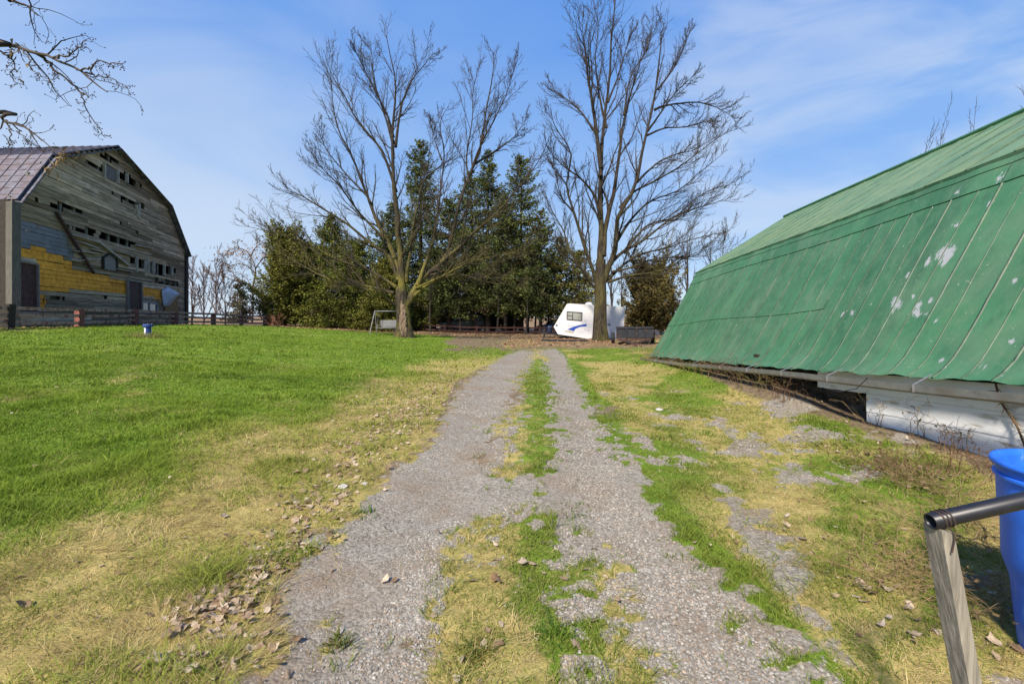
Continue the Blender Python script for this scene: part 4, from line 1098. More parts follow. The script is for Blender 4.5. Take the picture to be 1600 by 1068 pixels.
# twig tops above the ridge of the green barn
for k, (px, py, z, lb_) in enumerate([(1448, 208, 15, 'bare twig tips just above the green ridge, leftmost of those by the right edge'), (1475, 180, 17, 'tallest cluster of bare twigs poking up behind the green ridge'),
     (1530, 168, 16, 'upright bare shoots beyond the green ridge close to the right edge'), (1590, 158, 15, 'bare twigs above the green ridge at the right edge of the photo')]):
    H = EYE+(HZ-py)/F*z
    small_tree('bare_tree', lb_, 'tree', ((px-800)/F*z-.4, z), H, .30, 60+k, (.06, .05, .045), nl=9, lean=.5, rad=.05, trunk_frac=.6, group='bare trees beyond the green ridge', lv=[(10, .55, .97, .45, .22, .8, .08, 4, .008), (5, .2, .98, .5, .5, .5, .12, 3, .005)])
# overhanging tree at the left edge: its trunk stands outside the picture
TR = np.random.default_rng(77)
tb = np.array([-13.0, 5.2, float(height(-13.0, 5.2))])
ot = thing('bare_tree', tb, 'bare tree reaching crooked budding branches in from the upper left edge', 'tree')
mb = MB(); tp = catmull([tb-np.array([0, 0, .1]), tb+np.array([.1, 0, 2]), tb+np.array([.25, .1, 4.2]), tb+np.array([.1, .1, 7])], 14)
V, Fc = tubes(tp[None], np.linspace(.15, .05, 14)[None], 10); mb.add(V, Fc, np.array(GB)); mb.build('trunk', MT['bark'], ot, smooth=True)
ovl = [([tp[8], P(-60, 70, 5.9), P(0, 66, 6.0), P(31, 72, 6.0), P(56, 81, 5.9), P(83, 92, 5.9), P(124, 110, 5.8), P(146, 126, 5.7), P(168, 144, 5.7)],   .034, .007),
       ([P(56, 81, 5.9), P(72, 95, 6.0), P(85, 110, 6.0), P(117, 135, 6.1), P(139, 153, 6.1)], .020, .008),
       ([P(83, 92, 5.9), P(95, 89, 5.8), P(108, 86, 5.7), P(122, 76, 5.7), P(135, 64, 5.6)], .013, .005),
       ([P(120, 109, 5.8), P(138, 106, 5.7), P(160, 98, 5.6), P(192, 100, 5.6)], .013, .005),
       ([P(130, 114, 5.8), P(150, 117, 5.9), P(172, 122, 5.9), P(200, 138, 5.9)], .011, .004),
       ([P(117, 135, 6.1), P(128, 148, 6.1), P(136, 172, 6.2), P(150, 195, 6.2), P(165, 215, 6.2)], .010, .004),
       ([tp[6], P(-40, 178, 6.4), P(0, 184, 6.4), P(13, 191, 6.4), P(45, 202, 6.3), P(58, 222, 6.3)], .035, .006),
       ([P(13, 191, 6.4), P(16, 215, 6.4), P(12, 232, 6.4)], .009, .004), ([P(20, 194, 6.4), P(38, 214, 6.4), P(50, 226, 6.4)], .009, .004),
       ([P(-10, 74, 6), P(10, 86, 6), P(22, 99, 6.1), P(20, 120, 6.1), P(26, 132, 6.1)], .012, .005),
       ([tp[9], P(-30, -10, 5.6), P(15, 0, 5.6), P(44, 9, 5.6), P(60, 25, 5.6)], .03, .005),
       ([P(31, 72, 6), P(45, 92, 5.8), P(48, 108, 5.8), P(70, 120, 5.8), P(85, 132, 5.8)], .009, .004)]
mb = MB(); PL = []; RL = []
for pts, r0, r1 in ovl:
    cu = catmull(pts, 18); cu[1:-1] += TR.normal(0, .012, (16, 3)); rd = np.linspace(r0, r1, 18); PL.append(cu); RL.append(rd)
    V, Fc = tubes(cu[None], rd[None], 6); mb.add(V, Fc, np.array([.085, .07, .06]))
mb.build('limb', MT['twig'], ot, smooth=True)
mb = MB(); PL = np.array(PL); RL = np.array(RL)
c1, r1 = spawn(PL, RL, 7, .38, .97, .8, .11, .0, .30, rmin=.0036, minl=.10); c2, r2 = spawn(c1, r1, 4, .2, .98, .8, .45, .0, .35, rmin=.0028, minl=.06)
for c_, r_ in ((c1, r1), (c2, r2)): V, Fc = tubes(c_, r_, 3); mb.add(V, Fc, np.array([.06, .045, .04]))
bud = c2[:, -1]; mb.add((IV[None]*.008+bud[:, None]).reshape(-1, 3), (IF[None]+np.arange(len(bud))[:, None, None]*12).reshape(-1, 3), np.array([.07, .04, .035]))
mb.build('crown', MT['twig'], ot)
for px, py, n in ((24, 76, 26), (34, 106, 10), (92, 245, 26), (80, 262, 14), (108, 240, 18)):
    mb = MB(); c = P(px, py, 6.1); pp = c+TR.normal(0, .05, (n, 3))*[1, 1, 1.1]
    for q in pp:
        d = TR.normal(0, .03, 3)-np.array([0, 0, .04]); mb.add(np.array([q, q+d+TR.normal(0, .012, 3), q+d*1.5, q+d*.6-TR.normal(0, .012, 3)]), np.array([[0, 1, 2, 3]]), lerp((.10, .065, .035), (.34, .25, .14), TR.random(1)))
    tag(mb.build('dead_leaf_clump', MT['deadleaf'], ot), kind='stuff')
mb = MB()
mb.tube(catmull([P(45, 202, 6.3), P(70, 222, 6.2), P(92, 240, 6.1), P(112, 242, 6.1)], 10), np.linspace(.008, .004, 10), 5, np.array(GB)); mb.build('limb', MT['twig'], ot)

# ------------------------------------------------------------------ evergreens
def conifer(name, label, cat, base, H, R, seed, cb=.1, nbr=150, per=70, col=((.018, .032, .010), (.060, .085, .022)), prof=.85, group=None, leaf=.21, el0=-.15, el1=.55, rough=.5, ragged=.5, trunkr=None, droop=.35, dead=.12, lean=0):
    rg = np.random.default_rng(seed)
    gz = float(height(base[0], base[1])); b = np.array([base[0], base[1], gz])
    root = thing(name, b, label, cat, group)
    r0 = trunkr or H*.017
    mb = MB(); n = 9; tr = b+np.stack([rg.normal(size=n).cumsum()*.02+np.linspace(0, lean, n), rg.normal(size=n).cumsum()*.02, np.linspace(-.1, H*.98, n)], 1)
    mb.add(*tubes(tr[None], (r0*(1-np.linspace(0, 1, n)*.95))[None], 7), np.array([.055, .043, .035]))
    # dead stubs on the bare lower trunk
    if cb > .12:
        m = int(26*cb*2); hh = rg.uniform(.05, cb, m)*H; a = rg.uniform(0, 6.28, m); L = rg.uniform(.3, 1.2, m)
        p0 = b+np.stack([hh*0, hh*0, hh], 1); d = np.stack([np.cos(a), np.sin(a), rg.uniform(-.3, .2, m)], 1)*L[:, None]
        mb.add(*tubes(np.stack([p0, p0+d*.5, p0+d], 1), np.full((m, 3), .014), 3), np.array([.05, .042, .036]))
    mb.build('trunk', MT['bark'], root, smooth=True)
    t = cb+(1-cb)*rg.random(nbr)**1.05; t = np.sort(t)
    rel = (t-cb)/(1-cb)
    Lr = R*((1-rel)**prof*.95+.05)*np.minimum(1, .55+rel*3.5)*rg.uniform(1-ragged, 1.12, nbr)
    # irregular outline: sectors that bulge or fall back
    az = rg.uniform(0, 6.283, nbr)
    Lr *= 1+.38*np.sin(az*2+rg.uniform(0, 6))*np.sin(t*9+rg.uniform(0, 6))
    el = el0+(el1-el0)*rel+rg.normal(0, .12, nbr)
    K = 5; s = np.linspace(0, 1, K)
    dirh = np.stack([np.cos(az), np.sin(az)], 1)
    rr = Lr[:, None]*s
    zz = t[:, None]*H+np.tan(el)[:, None]*rr-droop*Lr[:, None]*(s**2)*(1-rel[:, None]*.6)+.22*Lr[:, None]*s**4
    br = np.stack([b[0]+dirh[:, :1]*rr+lean*t[:, None], b[1]+dirh[:, 1:]*rr, gz+zz], -1)
    fo = MB()
    fo.add(*tubes(br, np.full((nbr, K), .018)*(1.3-s), 3), np.array([.045, .038, .03]))
    # sprays of needles along and beside every branch
    cnt = np.maximum(8, (1.25*per*(Lr/R)**.9).astype(int)); bi = np.repeat(np.arange(nbr), cnt); m = len(bi)
    u = rg.beta(1.5, 1.0, m)*.9+.12; u = np.minimum(u, .999)
    fi = u*(K-1); i0 = np.minimum(fi.astype(int), K-2); f = (fi-i0)[:, None]
    p = br[bi, i0]*(1-f)+br[bi, i0+1]*f
    side = np.stack([-dirh[bi, 1], dirh[bi, 0], np.zeros(m)], 1)
    wdt = .26*Lr[bi]*(1.15-u)+.06
    q = rg.normal(0, .62, m)
    p = p+side*(q*wdt)[:, None]+np.stack([rg.normal(0, .05, m), rg.normal(0, .05, m), rg.normal(-.03, .06+.03*Lr[bi])-.16*np.abs(q)*wdt], 1)
    ax = np.concatenate([dirh[bi], np.zeros((m, 1))], 1)*rg.uniform(.3, 1, (m, 1))+side*np.sign(q)[:, None]*rg.uniform(.1, .9, (m, 1))+rg.normal(0, rough, (m, 3))
    ax /= np.linalg.norm(ax, axis=1, keepdims=True)
    nn = rg.normal(size=(m, 3)); nn -= (nn*ax).sum(1, keepdims=True)*ax; nn /= np.linalg.norm(nn, axis=1, keepdims=True)
    ls = leaf*rg.uniform(.55, 1.4, m)[:, None]; wv = nn*ls*rg.uniform(.18, .34, (m, 1))
    a0 = p-ax*ls*.5; a2 = p+ax*ls*.6
    V = np.stack([a0, p+wv, a2, p-wv], 1).reshape(-1, 3)
    v = np.clip(rg.normal(.45, .22, nbr)[bi]+rg.normal(0, .22, m), 0, 1)
    c = lerp(col[0], col[1], v)
    dd = (rg.random(nbr) < dead)[bi] & (rg.random(m) < .6); c[dd] = lerp((.07, .05, .03), (.14, .11, .06), rg.random(dd.sum()))
    fo.add(V, (np.arange(m)[:, None]*4+np.arange(4)), np.repeat(c, 4, 0))
    fo.build('crown', MT['leaf'], root)
    return root
def at(px, z): return ((px-800)/F*z, z)
def Ht(py, px, z):
    x, y = at(px, z); return EYE+(HZ-py)/F*z-float(height(x, y))
CED = ((.052, .066, .013), (.215, .235, .044)); SPR = ((.042, .060, .018), (.165, .19, .054)); OLV = ((.06, .07, .014), (.25, .245, .05))
G = 'evergreens in the row behind the maple'
for k, (px, py, z, R, kw, lb_) in enumerate([
  (446, 364, 40, 2.3, dict(cb=.02, nbr=330, per=85, col=OLV, prof=.42, el0=.15, el1=.9, droop=.15, dead=.04), 'rounded yellow-green cedar at the left end of the evergreen row'),
  (478, 386, 42, 2.2, dict(cb=.02, nbr=260, per=80, col=CED, prof=.5, el0=.1, el1=.9, droop=.15), 'low dark cedar between the yellow-green cedar and the pointed one'),
  (518, 336, 41, 3.0, dict(cb=.04, nbr=300, per=80, col=CED, prof=.75), 'broad pointed cedar standing over the left lawn edge'),
  (556, 380, 40, 2.6, dict(cb=.03, nbr=260, per=80, col=CED, prof=.6, el0=.1, el1=.8, droop=.2), 'bushy cedar left of the swing bench'),
  (600, 405, 39, 2.0, dict(cb=.05, nbr=220, per=70, col=OLV, prof=.6), 'short bright green cedar behind the swing bench'),
  (612, 318, 44, 2.6, dict(cb=.08, nbr=220, per=70, col=SPR, prof=.8), 'dark spruce behind the left trunk of the maple'),
  (657, 220, 45, 3.2, dict(cb=.10, nbr=250, per=85, col=SPR, prof=.80, dead=.2), 'tallest pointed spruce rising in the fork of the maple'),
  (702, 310, 44, 2.7, dict(cb=.15, nbr=190, per=70, col=SPR, prof=.7, dead=.2), 'mid height spruce right of the tallest one'),
  (736, 268, 46, 2.8, dict(cb=.16, nbr=190, per=75, col=SPR, prof=.75, dead=.25), 'ragged spruce left of the paired tall spires'),
  (762, 236, 45, 2.7, dict(cb=.16, nbr=210, per=75, col=SPR, prof=.70, dead=.2), 'narrow tall spruce, left one of the paired spires'),
  (814, 244, 45, 2.7, dict(cb=.16, nbr=210, per=75, col=SPR, prof=.62, dead=.2), 'blunt-topped tall spruce, right one of the paired spires'),
  (790, 300, 43, 2.4, dict(cb=.17, nbr=170, per=65, col=SPR, prof=.7, dead=.3), 'thin spruce between the paired spires'),
  (845, 330, 43, 2.2, dict(cb=.18, nbr=150, per=65, col=SPR, prof=.7, dead=.25), 'shorter spruce at the right end of the row, left of the trailer'),
  (876, 372, 44, 2.2, dict(cb=.18, nbr=130, per=60, col=OLV, prof=.7, dead=.35), 'sparse olive tree just behind the nose of the trailer'),
  (905, 392, 46, 2.0, dict(cb=.28, nbr=110, per=60, col=OLV, prof=.7, dead=.4), 'sparse olive evergreen above the white trailer'),
  (680, 392, 47, 2.6, dict(cb=.16, nbr=150, per=60, col=SPR, prof=.55, dead=.3), 'dark low spruce over the dark parked car'),
  (825, 395, 48, 2.4, dict(cb=.25, nbr=130, per=55, col=SPR, prof=.55, dead=.3), 'low dark spruce in the gap left of the trailer'),
  (640, 470, 43, 1.6, dict(cb=.02, nbr=150, per=50, col=CED, prof=.4, el0=.1, el1=.8, droop=.2), 'small dark shrub cedar right behind the maple trunk')]):
    kw['nbr'] = int(kw['nbr']*2.1)
    conifer('cedar_tree' if 'cedar' in lb_ else ('spruce_tree' if 'spruce' in lb_ else 'evergreen_tree'), lb_, 'tree', at(px, z), Ht(py, px, z), R*(1.2 if px < 605 else 1.48), 100+k, group=G, leaf=.165 if px < 605 else .20, **kw)
conifer('cedar_tree', 'bushy brown-green cedar behind the dark utility trailer', 'tree', at(1016, 42), Ht(428, 1016, 42), 3.3, 150, cb=.02, nbr=480, per=95, col=((.07, .062, .02), (.30, .23, .075)), prof=.36, el0=.2, el1=1., droop=.12, dead=.3)
conifer('spruce_tree', 'small distant spruce showing between the derelict barn and the cedars', 'tree', at(372, 62), Ht(436, 372, 62), 2.3, 151, cb=.03, nbr=170, per=60, col=((.06, .06, .03), (.17, .145, .075)), prof=1.0, leaf=.22, dead=.3)
# slim bare trunks standing in the row
for k, px in enumerate((672, 718, 742, 778, 803, 822, 836, 858)):
    z = 41+(k*1.7) % 4
    small_tree('bare_tree', ['slim bare trunk behind the dark car roof', 'bare pole-like trunk over the red board fence', 'grey pole trunk right of the dark car', 'slim trunk beneath the narrow spire', 'bare trunk below the blunt-topped spruce',
      'thin trunk in the bright gap under the spruces', 'second thin trunk in the bright gap, nearer the trailer', 'last slim trunk before the nose of the trailer'][k], 'tree', at(px, z), 6.5+(k*2.3) % 3, .3, 200+k, (.05, .042, .036), nl=14, group='slim trunks among the evergreens', rad=.11, kf=1.3, limb_up=.3)
# crooked apple tree and brush between the barn and the cedars
LVA = [(9, .25, .97, .75, .42, .15, .2, 5, .018), (6, .15, .98, .7, .5, .0, .25, 3, .013), (5, .2, .98, .7, .5, -.2, .25, 3, .010)]
ap_l = [([(411, 466), (401, 460), (395, 452), (397, 440), (400, 428), (399, 416), (394, 404), (388, 394)], .15, .03, -.4),
 ([(396, 452), (388, 444), (378, 440), (366, 438), (352, 432), (340, 428), (328, 430)], .11, .02, .6),
 ([(400, 428), (392, 420), (384, 414), (372, 412), (358, 416), (348, 424)], .08, .018, -.8),
 ([(399, 420), (405, 410), (412, 402), (424, 398), (436, 400)], .08, .018, .6),
 ([(388, 394), (376, 388), (362, 390), (350, 398), (342, 408)], .06, .016, .5),
 ([(392, 400), (398, 388), (410, 380), (424, 378), (436, 384)], .06, .016, -.6),
 ([(378, 440), (368, 432), (360, 420), (350, 408)], .06, .016, .9)]
at_ = big_tree('apple_tree', 'crooked bare apple tree holding a few orange leaves, left of the cedars', 'tree', (418, 505), 41.5, [(418, 506, .24), (420, 492, .20), (418, 478, .18), (411, 466, .15)], ap_l, (.13, .088, .055), (.16, .11, .06), .3, LVA, 31)
mb = MB(); q = P(388, 394, 41.5)+RG.normal(0, 1, (500, 3))*[1.5, .6, .5]
d = RG.normal(0, .045, (500, 3)); e = RG.normal(0, .035, (500, 3)); V = np.stack([q, q+d+e, q+d*2, q+d-e], 1).reshape(-1, 3)
mb.add(V, np.arange(500)[:, None]*4+np.arange(4), np.repeat(lerp((.20, .09, .03), (.42, .25, .11), RG.random(500)), 4, 0)); tag(mb.build('leaf_remnants', MT['deadleaf'], at_), kind='stuff')
BR = (.105, .07, .06)
for k, (px, z, H, lb_) in enumerate([(300, 45, 6.4, 'reddish bare thicket tree touching the barn corner'), (318, 47, 6.0, 'reddish bare thicket tree one step right of the barn corner'), (336, 46, 6.8, 'tallest reddish thicket tree between barn and apple tree'), (352, 48, 5.4, 'low reddish thicket tree beneath the apple tree'), (395, 52, 4.0, 'low greyish brush in front of the distant spruce'), (412, 45, 3.0, 'low brown brush at the foot of the cedar row')]):
    small_tree('bare_tree', lb_, 'tree', at(px, z), H, .45, 310+k, BR, nl=16, group='bare thicket beside the derelict barn', kf=1.7, trunk_frac=.08, rad=.09, lv=[(14, .06, .95, .5, .55, .9, .1, 4, .017), (7, .1, .98, .5, .45, .6, .14, 3, .012), (4, .15, .98, .6, .5, .4, .18, 3, .010)])
for k, (px, z, H) in enumerate([(434, 33, .9), (426, 34, .7)]):
    small_tree('shrub', ['rusty brown bare shrub at the lawn edge by the fence end', 'smaller rusty shrub left of its twin at the fence end'][k], 'shrub', at(px, z), H, .7, 330+k, (.16, .075, .05), nl=14, kf=1.0, trunk_frac=.02, rad=.02, group='rusty shrubs at the fence end', lv=[(16, .03, .9, .8, .8, .5, .1, 3, .009), (6, .1, .98, .6, .5, .3, .14, 3, .007)])
# ------------------------------------------------------------------ travel trailer
def frame_of(origin, yaw, pitch):
    """local axes: x along the side (towards the rear), y away from the viewer, z up"""
    ax = np.array([math.cos(yaw)*math.cos(pitch), math.sin(yaw)*math.cos(pitch), -math.sin(pitch)])
    ay = np.array([-math.sin(yaw), math.cos(yaw), 0]); az = np.cross(ax, ay)
    o = np.array(origin, float)
    return lambda x, y, z: o+ax*x+ay*y+az*z
zt = 34.0
o0 = P(865.5, 520, zt)
TF = frame_of(o0, radians(-6), radians(4.6))
sx = zt/F
trl = thing('travel_trailer', TF(2.5, 1.1, -.75), 'white travel trailer with blue swoosh graphics parked nose-up behind the tall maple', 'travel trailer')
side = [(.0, .46), (.82, 2.19), (1.0, 2.24), (5.0, 2.28), (5.03, .02), (2.95, .0), (2.62, -.17), (.34, -.02)]
mb = MB(); poly = [TF(x, 0, z) for x, z in side]; mb.prism(poly, TF(0, 2.3, 0)-TF(0, 0, 0))
bo = mb.build('body', MT['white'], trl)
bv = bo.modifiers.new('bevel', 'BEVEL'); bv.width = .05; bv.segments = 2; bv.limit_method = 'ANGLE'
def sd_poly(mb, pts, off=-.006, th=.006): mb.prism([TF(x, off, z) for x, z in pts], TF(0, th*.8, 0)-TF(0, 0, 0))
def tp(cx, cy):      # crop pixel of the photograph -> trailer side (x, z)
    px, py = 840+cx/7.27, 450+cy/7.27
    # ray against the side plane
    d = np.array([(px-800)/F, 1, (HZ-py)/F]); e = np.array([0, 0, EYE])
    u = TF(1, 0, 0)-TF(0, 0, 0); v = TF(0, 0, 1)-TF(0, 0, 0); n = np.cross(u, v)
    k = ((TF(0, 0, 0)-e)@n)/(d@n); q = e+d*k-TF(0, 0, 0); return float(q@u), float(q@v)
wq = [tp(334, 266), tp(505, 278), tp(500, 368), tp(332, 354)]
mb = MB()
for a, b in zip(wq, wq[1:]+wq[:1]): mb.bar(TF(a[0], -.02, a[1]), TF(b[0], -.02, b[1]), .05, .05, up=TF(0, 1, 0)-TF(0, 0, 0))
m0 = [wq[0][0]*.62+wq[1][0]*.38, (wq[0][1]+wq[1][1])/2]; m1_ = [wq[3][0]*.62+wq[2][0]*.38, (wq[3][1]+wq[2][1])/2]
mb.bar(TF(m0[0], -.02, m0[1]), TF(m1_[0], -.02, m1_[1]), .04, .04, up=TF(0, 1, 0)-TF(0, 0, 0))
hl = [(wq[0][0]+wq[3][0])/2, (wq[0][1]+wq[3][1])/2]; hr = [(m0[0]+m1_[0])/2, (m0[1]+m1_[1])/2]
mb.bar(TF(hl[0], -.02, hl[1]), TF(hr[0], -.02, hr[1]), .03, .03, up=TF(0, 1, 0)-TF(0, 0, 0))
wi = mb.build('window', MT['black'], trl)
mb = MB(); sd_poly(mb, wq, -.012, .008); mb.build('pane', MT['winpane'], wi)
def decal(nm, m, *polys):
    mb = MB()
    for p in polys: sd_poly(mb, [tp(*q) for q in p])
    mb.build(nm, m, trl)
decal('blue_swoosh', MT['blueink'], [(335, 470), (400, 440), (470, 420), (557, 406), (557, 432), (480, 440), (430, 462), (412, 490), (385, 480)])
decal('grey_swoosh', MT['greyink'], [(270, 432), (370, 428), (470, 410), (370, 438)])
decal('tan_stripe', MT['tanink'], [(312, 480), (384, 484), (412, 494), (406, 510), (308, 498)])
# small illegible lettering on the skin, as short grey strokes
mb = MB()
for x0, y0, n, w, h in ((795, 262, 4, 9, 14), (815, 290, 3, 7, 9), (252, 446, 3, 8, 10), (462, 494, 6, 8, 8), (530, 462, 2, 8, 18), (560, 470, 3, 8, 16), (560, 412, 5, 12, 4), (560, 430, 5, 12, 4)):
    for k in range(n):
        a = x0+k*(w+4); b = y0+k*1.2; sd_poly(mb, [tp(a, b), tp(a+w, b+1), tp(a+w, b+h), tp(a, b+h)])
mb.build('lettering', MT['greyink'], trl)
mb = MB(); sd_poly(mb, [tp(205, 412), tp(228, 416), tp(226, 430), tp(204, 428)], -.02, .02); sd_poly(mb, [tp(893, 458), tp(908, 460), tp(908, 473), tp(893, 472)], -.02, .02); mb.build('marker_light', MT['navy'], trl)
dr_ = [(3.30, .15), (3.95, .15), (3.95, 1.95), (3.30, 1.95)]
mb = MB(); sd_poly(mb, dr_, -.012, .012); dd_ = mb.build('door', MT['white'], trl)
mb = MB(); mb.bar(TF(3.9, -.05, 1.0), TF(4.08, -.05, .93), .05, .06); mb.build('handle', MT['black'], dd_)
mb = MB(); mb.lathe([(.0, .30), (.16, .28), (.26, .2), (.3, .08), (.3, 0)], TF(2.45, 1.0, 2.24), 14); mb.build('roof_vent', MT['white'], trl)
mb = MB(); mb.box(TF(4.2, 1.1, 2.30), (.5, .5, .12), rz=.07); mb.build('roof_vent', MT['white'], trl)
def wheel(parent, c, r, w, axis):
    """tyre with a rim as its child; axis: unit vector of the axle"""
    ax = np.array(axis, float); ax /= np.linalg.norm(ax); up = np.array([0, 0, 1.]); s = np.cross(up, ax); s /= np.linalg.norm(s)
    M = np.stack([s, np.cross(ax, s), ax], 1)
    mb = MB(); mb.lathe([(r*.62, -w*.42), (r*.9, -w*.5), (r, -w*.3), (r, w*.3), (r*.9, w*.5), (r*.62, w*.42), (r*.62, -w*.42)], c, 22, axis=M)
    t = mb.build('wheel', MT['black'], parent, smooth=False)
    mb = MB(); mb.lathe([(0, -w*.2), (r*.2, -w*.34), (r*.3, -w*.2), (r*.62, -w*.40), (r*.62, w*.40), (r*.3, w*.2), (0, w*.2)], c, 22, axis=M); mb.build('rim', MT['galv'], t)
    return t
YA = TF(0, 1, 0)-TF(0, 0, 0)
for x in (2.95, 3.68):
    for y in (.12, 2.18): wheel(trl, TF(x, y, -.32), .33, .2, YA)
mb = MB()
mb.bar(TF(.2, .5, -.12), TF(5.0, .5, -.1), .1, .14); mb.bar(TF(.2, 1.8, -.12), TF(5.0, 1.8, -.1), .1, .14)
mb.bar(TF(.4, .5, -.12), TF(-1.0, 1.15, -.14), .08, .12); mb.bar(TF(.4, 1.8, -.12), TF(-1.0, 1.15, -.14), .08, .12)
mb.build('chassis', MT['darksteel'], trl)
jz = float(height(*TF(-.75, 1.15, 0)[:2]))
mb = MB(); q = TF(-.75, 1.15, .1); mb.tube([(q[0], q[1], jz+.05), (q[0], q[1], q[2]+.35)], .045, 8); mb.box((q[0], q[1], jz+.04), (.28, .28, .07)); mb.build('tongue_jack', MT['darksteel'], trl)
mb = MB()
for y in (.9, 1.4): mb.lathe([(0, .0), (.17, .02), (.19, .1), (.19, .42), (.14, .52), (.06, .56), (0, .56)], TF(-.35, y, -.05), 14)
mb.build('propane_tank', MT['navy'], trl)

# steel beam lying on the leaves in front of the trailer
a = P(846, 529, 30.0); b = P(919, 531, 29.4); a[2] = float(height(a[0], a[1]))+.10; b[2] = float(height(b[0], b[1]))+.10
bm = thing('steel_beam', (a+b)/2, 'long dark steel beam lying on the leaves before the trailer nose', 'beam')
mb = MB(); mb.bar(a, b, .12, .05); mb.bar(a-[0, 0, .055], b-[0, 0, .055], .03, .07); mb.bar(a-[0, 0, .095], b-[0, 0, .095], .12, .03); mb.build('beam', MT['darksteel'], bm)
mb = MB(); q = P(850, 529, 30.0); gz = float(height(q[0], q[1]))
mb.tube([(q[0], q[1]+.2, gz), (q[0], q[1]+.2, gz+.75)], .035, 8); mb.lathe([(.22, 0), (.2, .05), (.05, .07), (0, .07)], (q[0], q[1]+.2, gz), 12); mb.bar((q[0]-.12, q[1]+.2, gz+.72), (q[0]+.12, q[1]+.2, gz+.78), .06, .06)
js = mb.build('jack_stand', MT['darksteel']); tag(js, 'dark jack stand planted upright at the left end of the steel beam', 'jack stand')

# ------------------------------------------------------------------ utility trailer
zu = 25.0
gz = float(height((985-800)/F*zu, zu))
UF = frame_of(((963-800)/F*zu, zu, gz+.38), radians(2), 0)
ut = thing('utility_trailer', UF(1.0, 1.0, -.38), 'dark rusty utility trailer with open box beside the far corner of the green barn', 'trailer')
Lu, Wu, Hu = 2.05, 2.6, .50
mb = MB()
for a, b in (((0, 0), (Lu, 0)), ((Lu, 0), (Lu+.75, Wu)), ((Lu+.75, Wu), (.75, Wu)), ((.75, Wu), (0, 0))):
    mb.prism([UF(a[0], a[1], 0), UF(b[0], b[1], 0), UF(b[0], b[1], Hu), UF(a[0], a[1], Hu)], (UF(0, .03, 0)-UF(0, 0, 0)) if a[1] == b[1] else (UF(.03, 0, 0)-UF(0, 0, 0)))
mb.build('side_panel', MT['darksteel'], ut)
mb = MB()
for a, b in (((0, 0), (Lu, 0)), ((Lu, 0), (Lu+.75, Wu)), ((Lu+.75, Wu), (.75, Wu)), ((.75, Wu), (0, 0))): mb.bar(UF(a[0], a[1]-.01, Hu+.025), UF(b[0], b[1]-.01, Hu+.025), .07, .06)
mb.build('top_rail', MT['darksteel'], ut)
for x in (.02, .55, 1.1, 1.6):
    mb = MB(); mb.bar(UF(x, -.045, -.06), UF(x, -.045, Hu), .05, .05); mb.build('upright', MT['darksteel'], ut)
mb = MB(); mb.prism([UF(0, .03, .02), UF(Lu, .03, .02), UF(Lu+.75, Wu, .02), UF(.75, Wu, .02)], (0, 0, -.06)); mb.build('floor', MT['rust'], ut)
mb = MB(); mb.bar(UF(.1, 0, -.1), UF(.55, -1.5, -.24), .09, .09); mb.bar(UF(Lu-.1, 0, -.1), UF(.55, -1.5, -.24), .09, .09); mb.bar(UF(.55, -1.4, -.24), UF(.55, -1.85, -.27), .1, .1)
mb.bar(UF(.1, .02, -.1), UF(Lu-.1, .02, -.1), .09, .1); mb.build('tongue', MT['rust'], ut)
for x, y in ((Lu+.32, 1.0), (.10, 1.1)): wheel(ut, UF(x, y, -.06), .31, .19, UF(1, -.28, 0)-UF(0, 0, 0))
mb = MB(); v = [UF(Lu+.12+.40*(1-abs(math.cos(t)))*0+.2, 1.0-.42*math.cos(t), .05+.36*math.sin(t)) for t in np.linspace(.1, 3.04, 9)]
w_ = [p+(UF(.26, 0, 0)-UF(0, 0, 0)) for p in v]; mb.add(np.array([q for p in zip(v, w_) for q in p]), [(2*i, 2*i+1, 2*i+3, 2*i+2) for i in range(8)]); mb.build('fender', MT['darksteel'], ut)
# a bent white sheet heaped behind it
q = P(995, 514, 29); mb = MB()
nn = 14; t = np.linspace(0, 1, nn); arc = np.stack([q[0]-.7+1.7*t, np.full(nn, q[1]), q[2]-.45+.55*np.sin(t*math.pi)**.7], 1)
mb.grid(np.stack([arc, arc+[.1, .9, .05]], 1).reshape(-1, 3), nn, 2)
sh = mb.build('tarp', MT['white']); so_ = sh.modifiers.new('solid', 'SOLIDIFY'); so_.thickness = .02; tag(sh, 'pale curved cover humped behind the dark utility trailer', 'tarp')

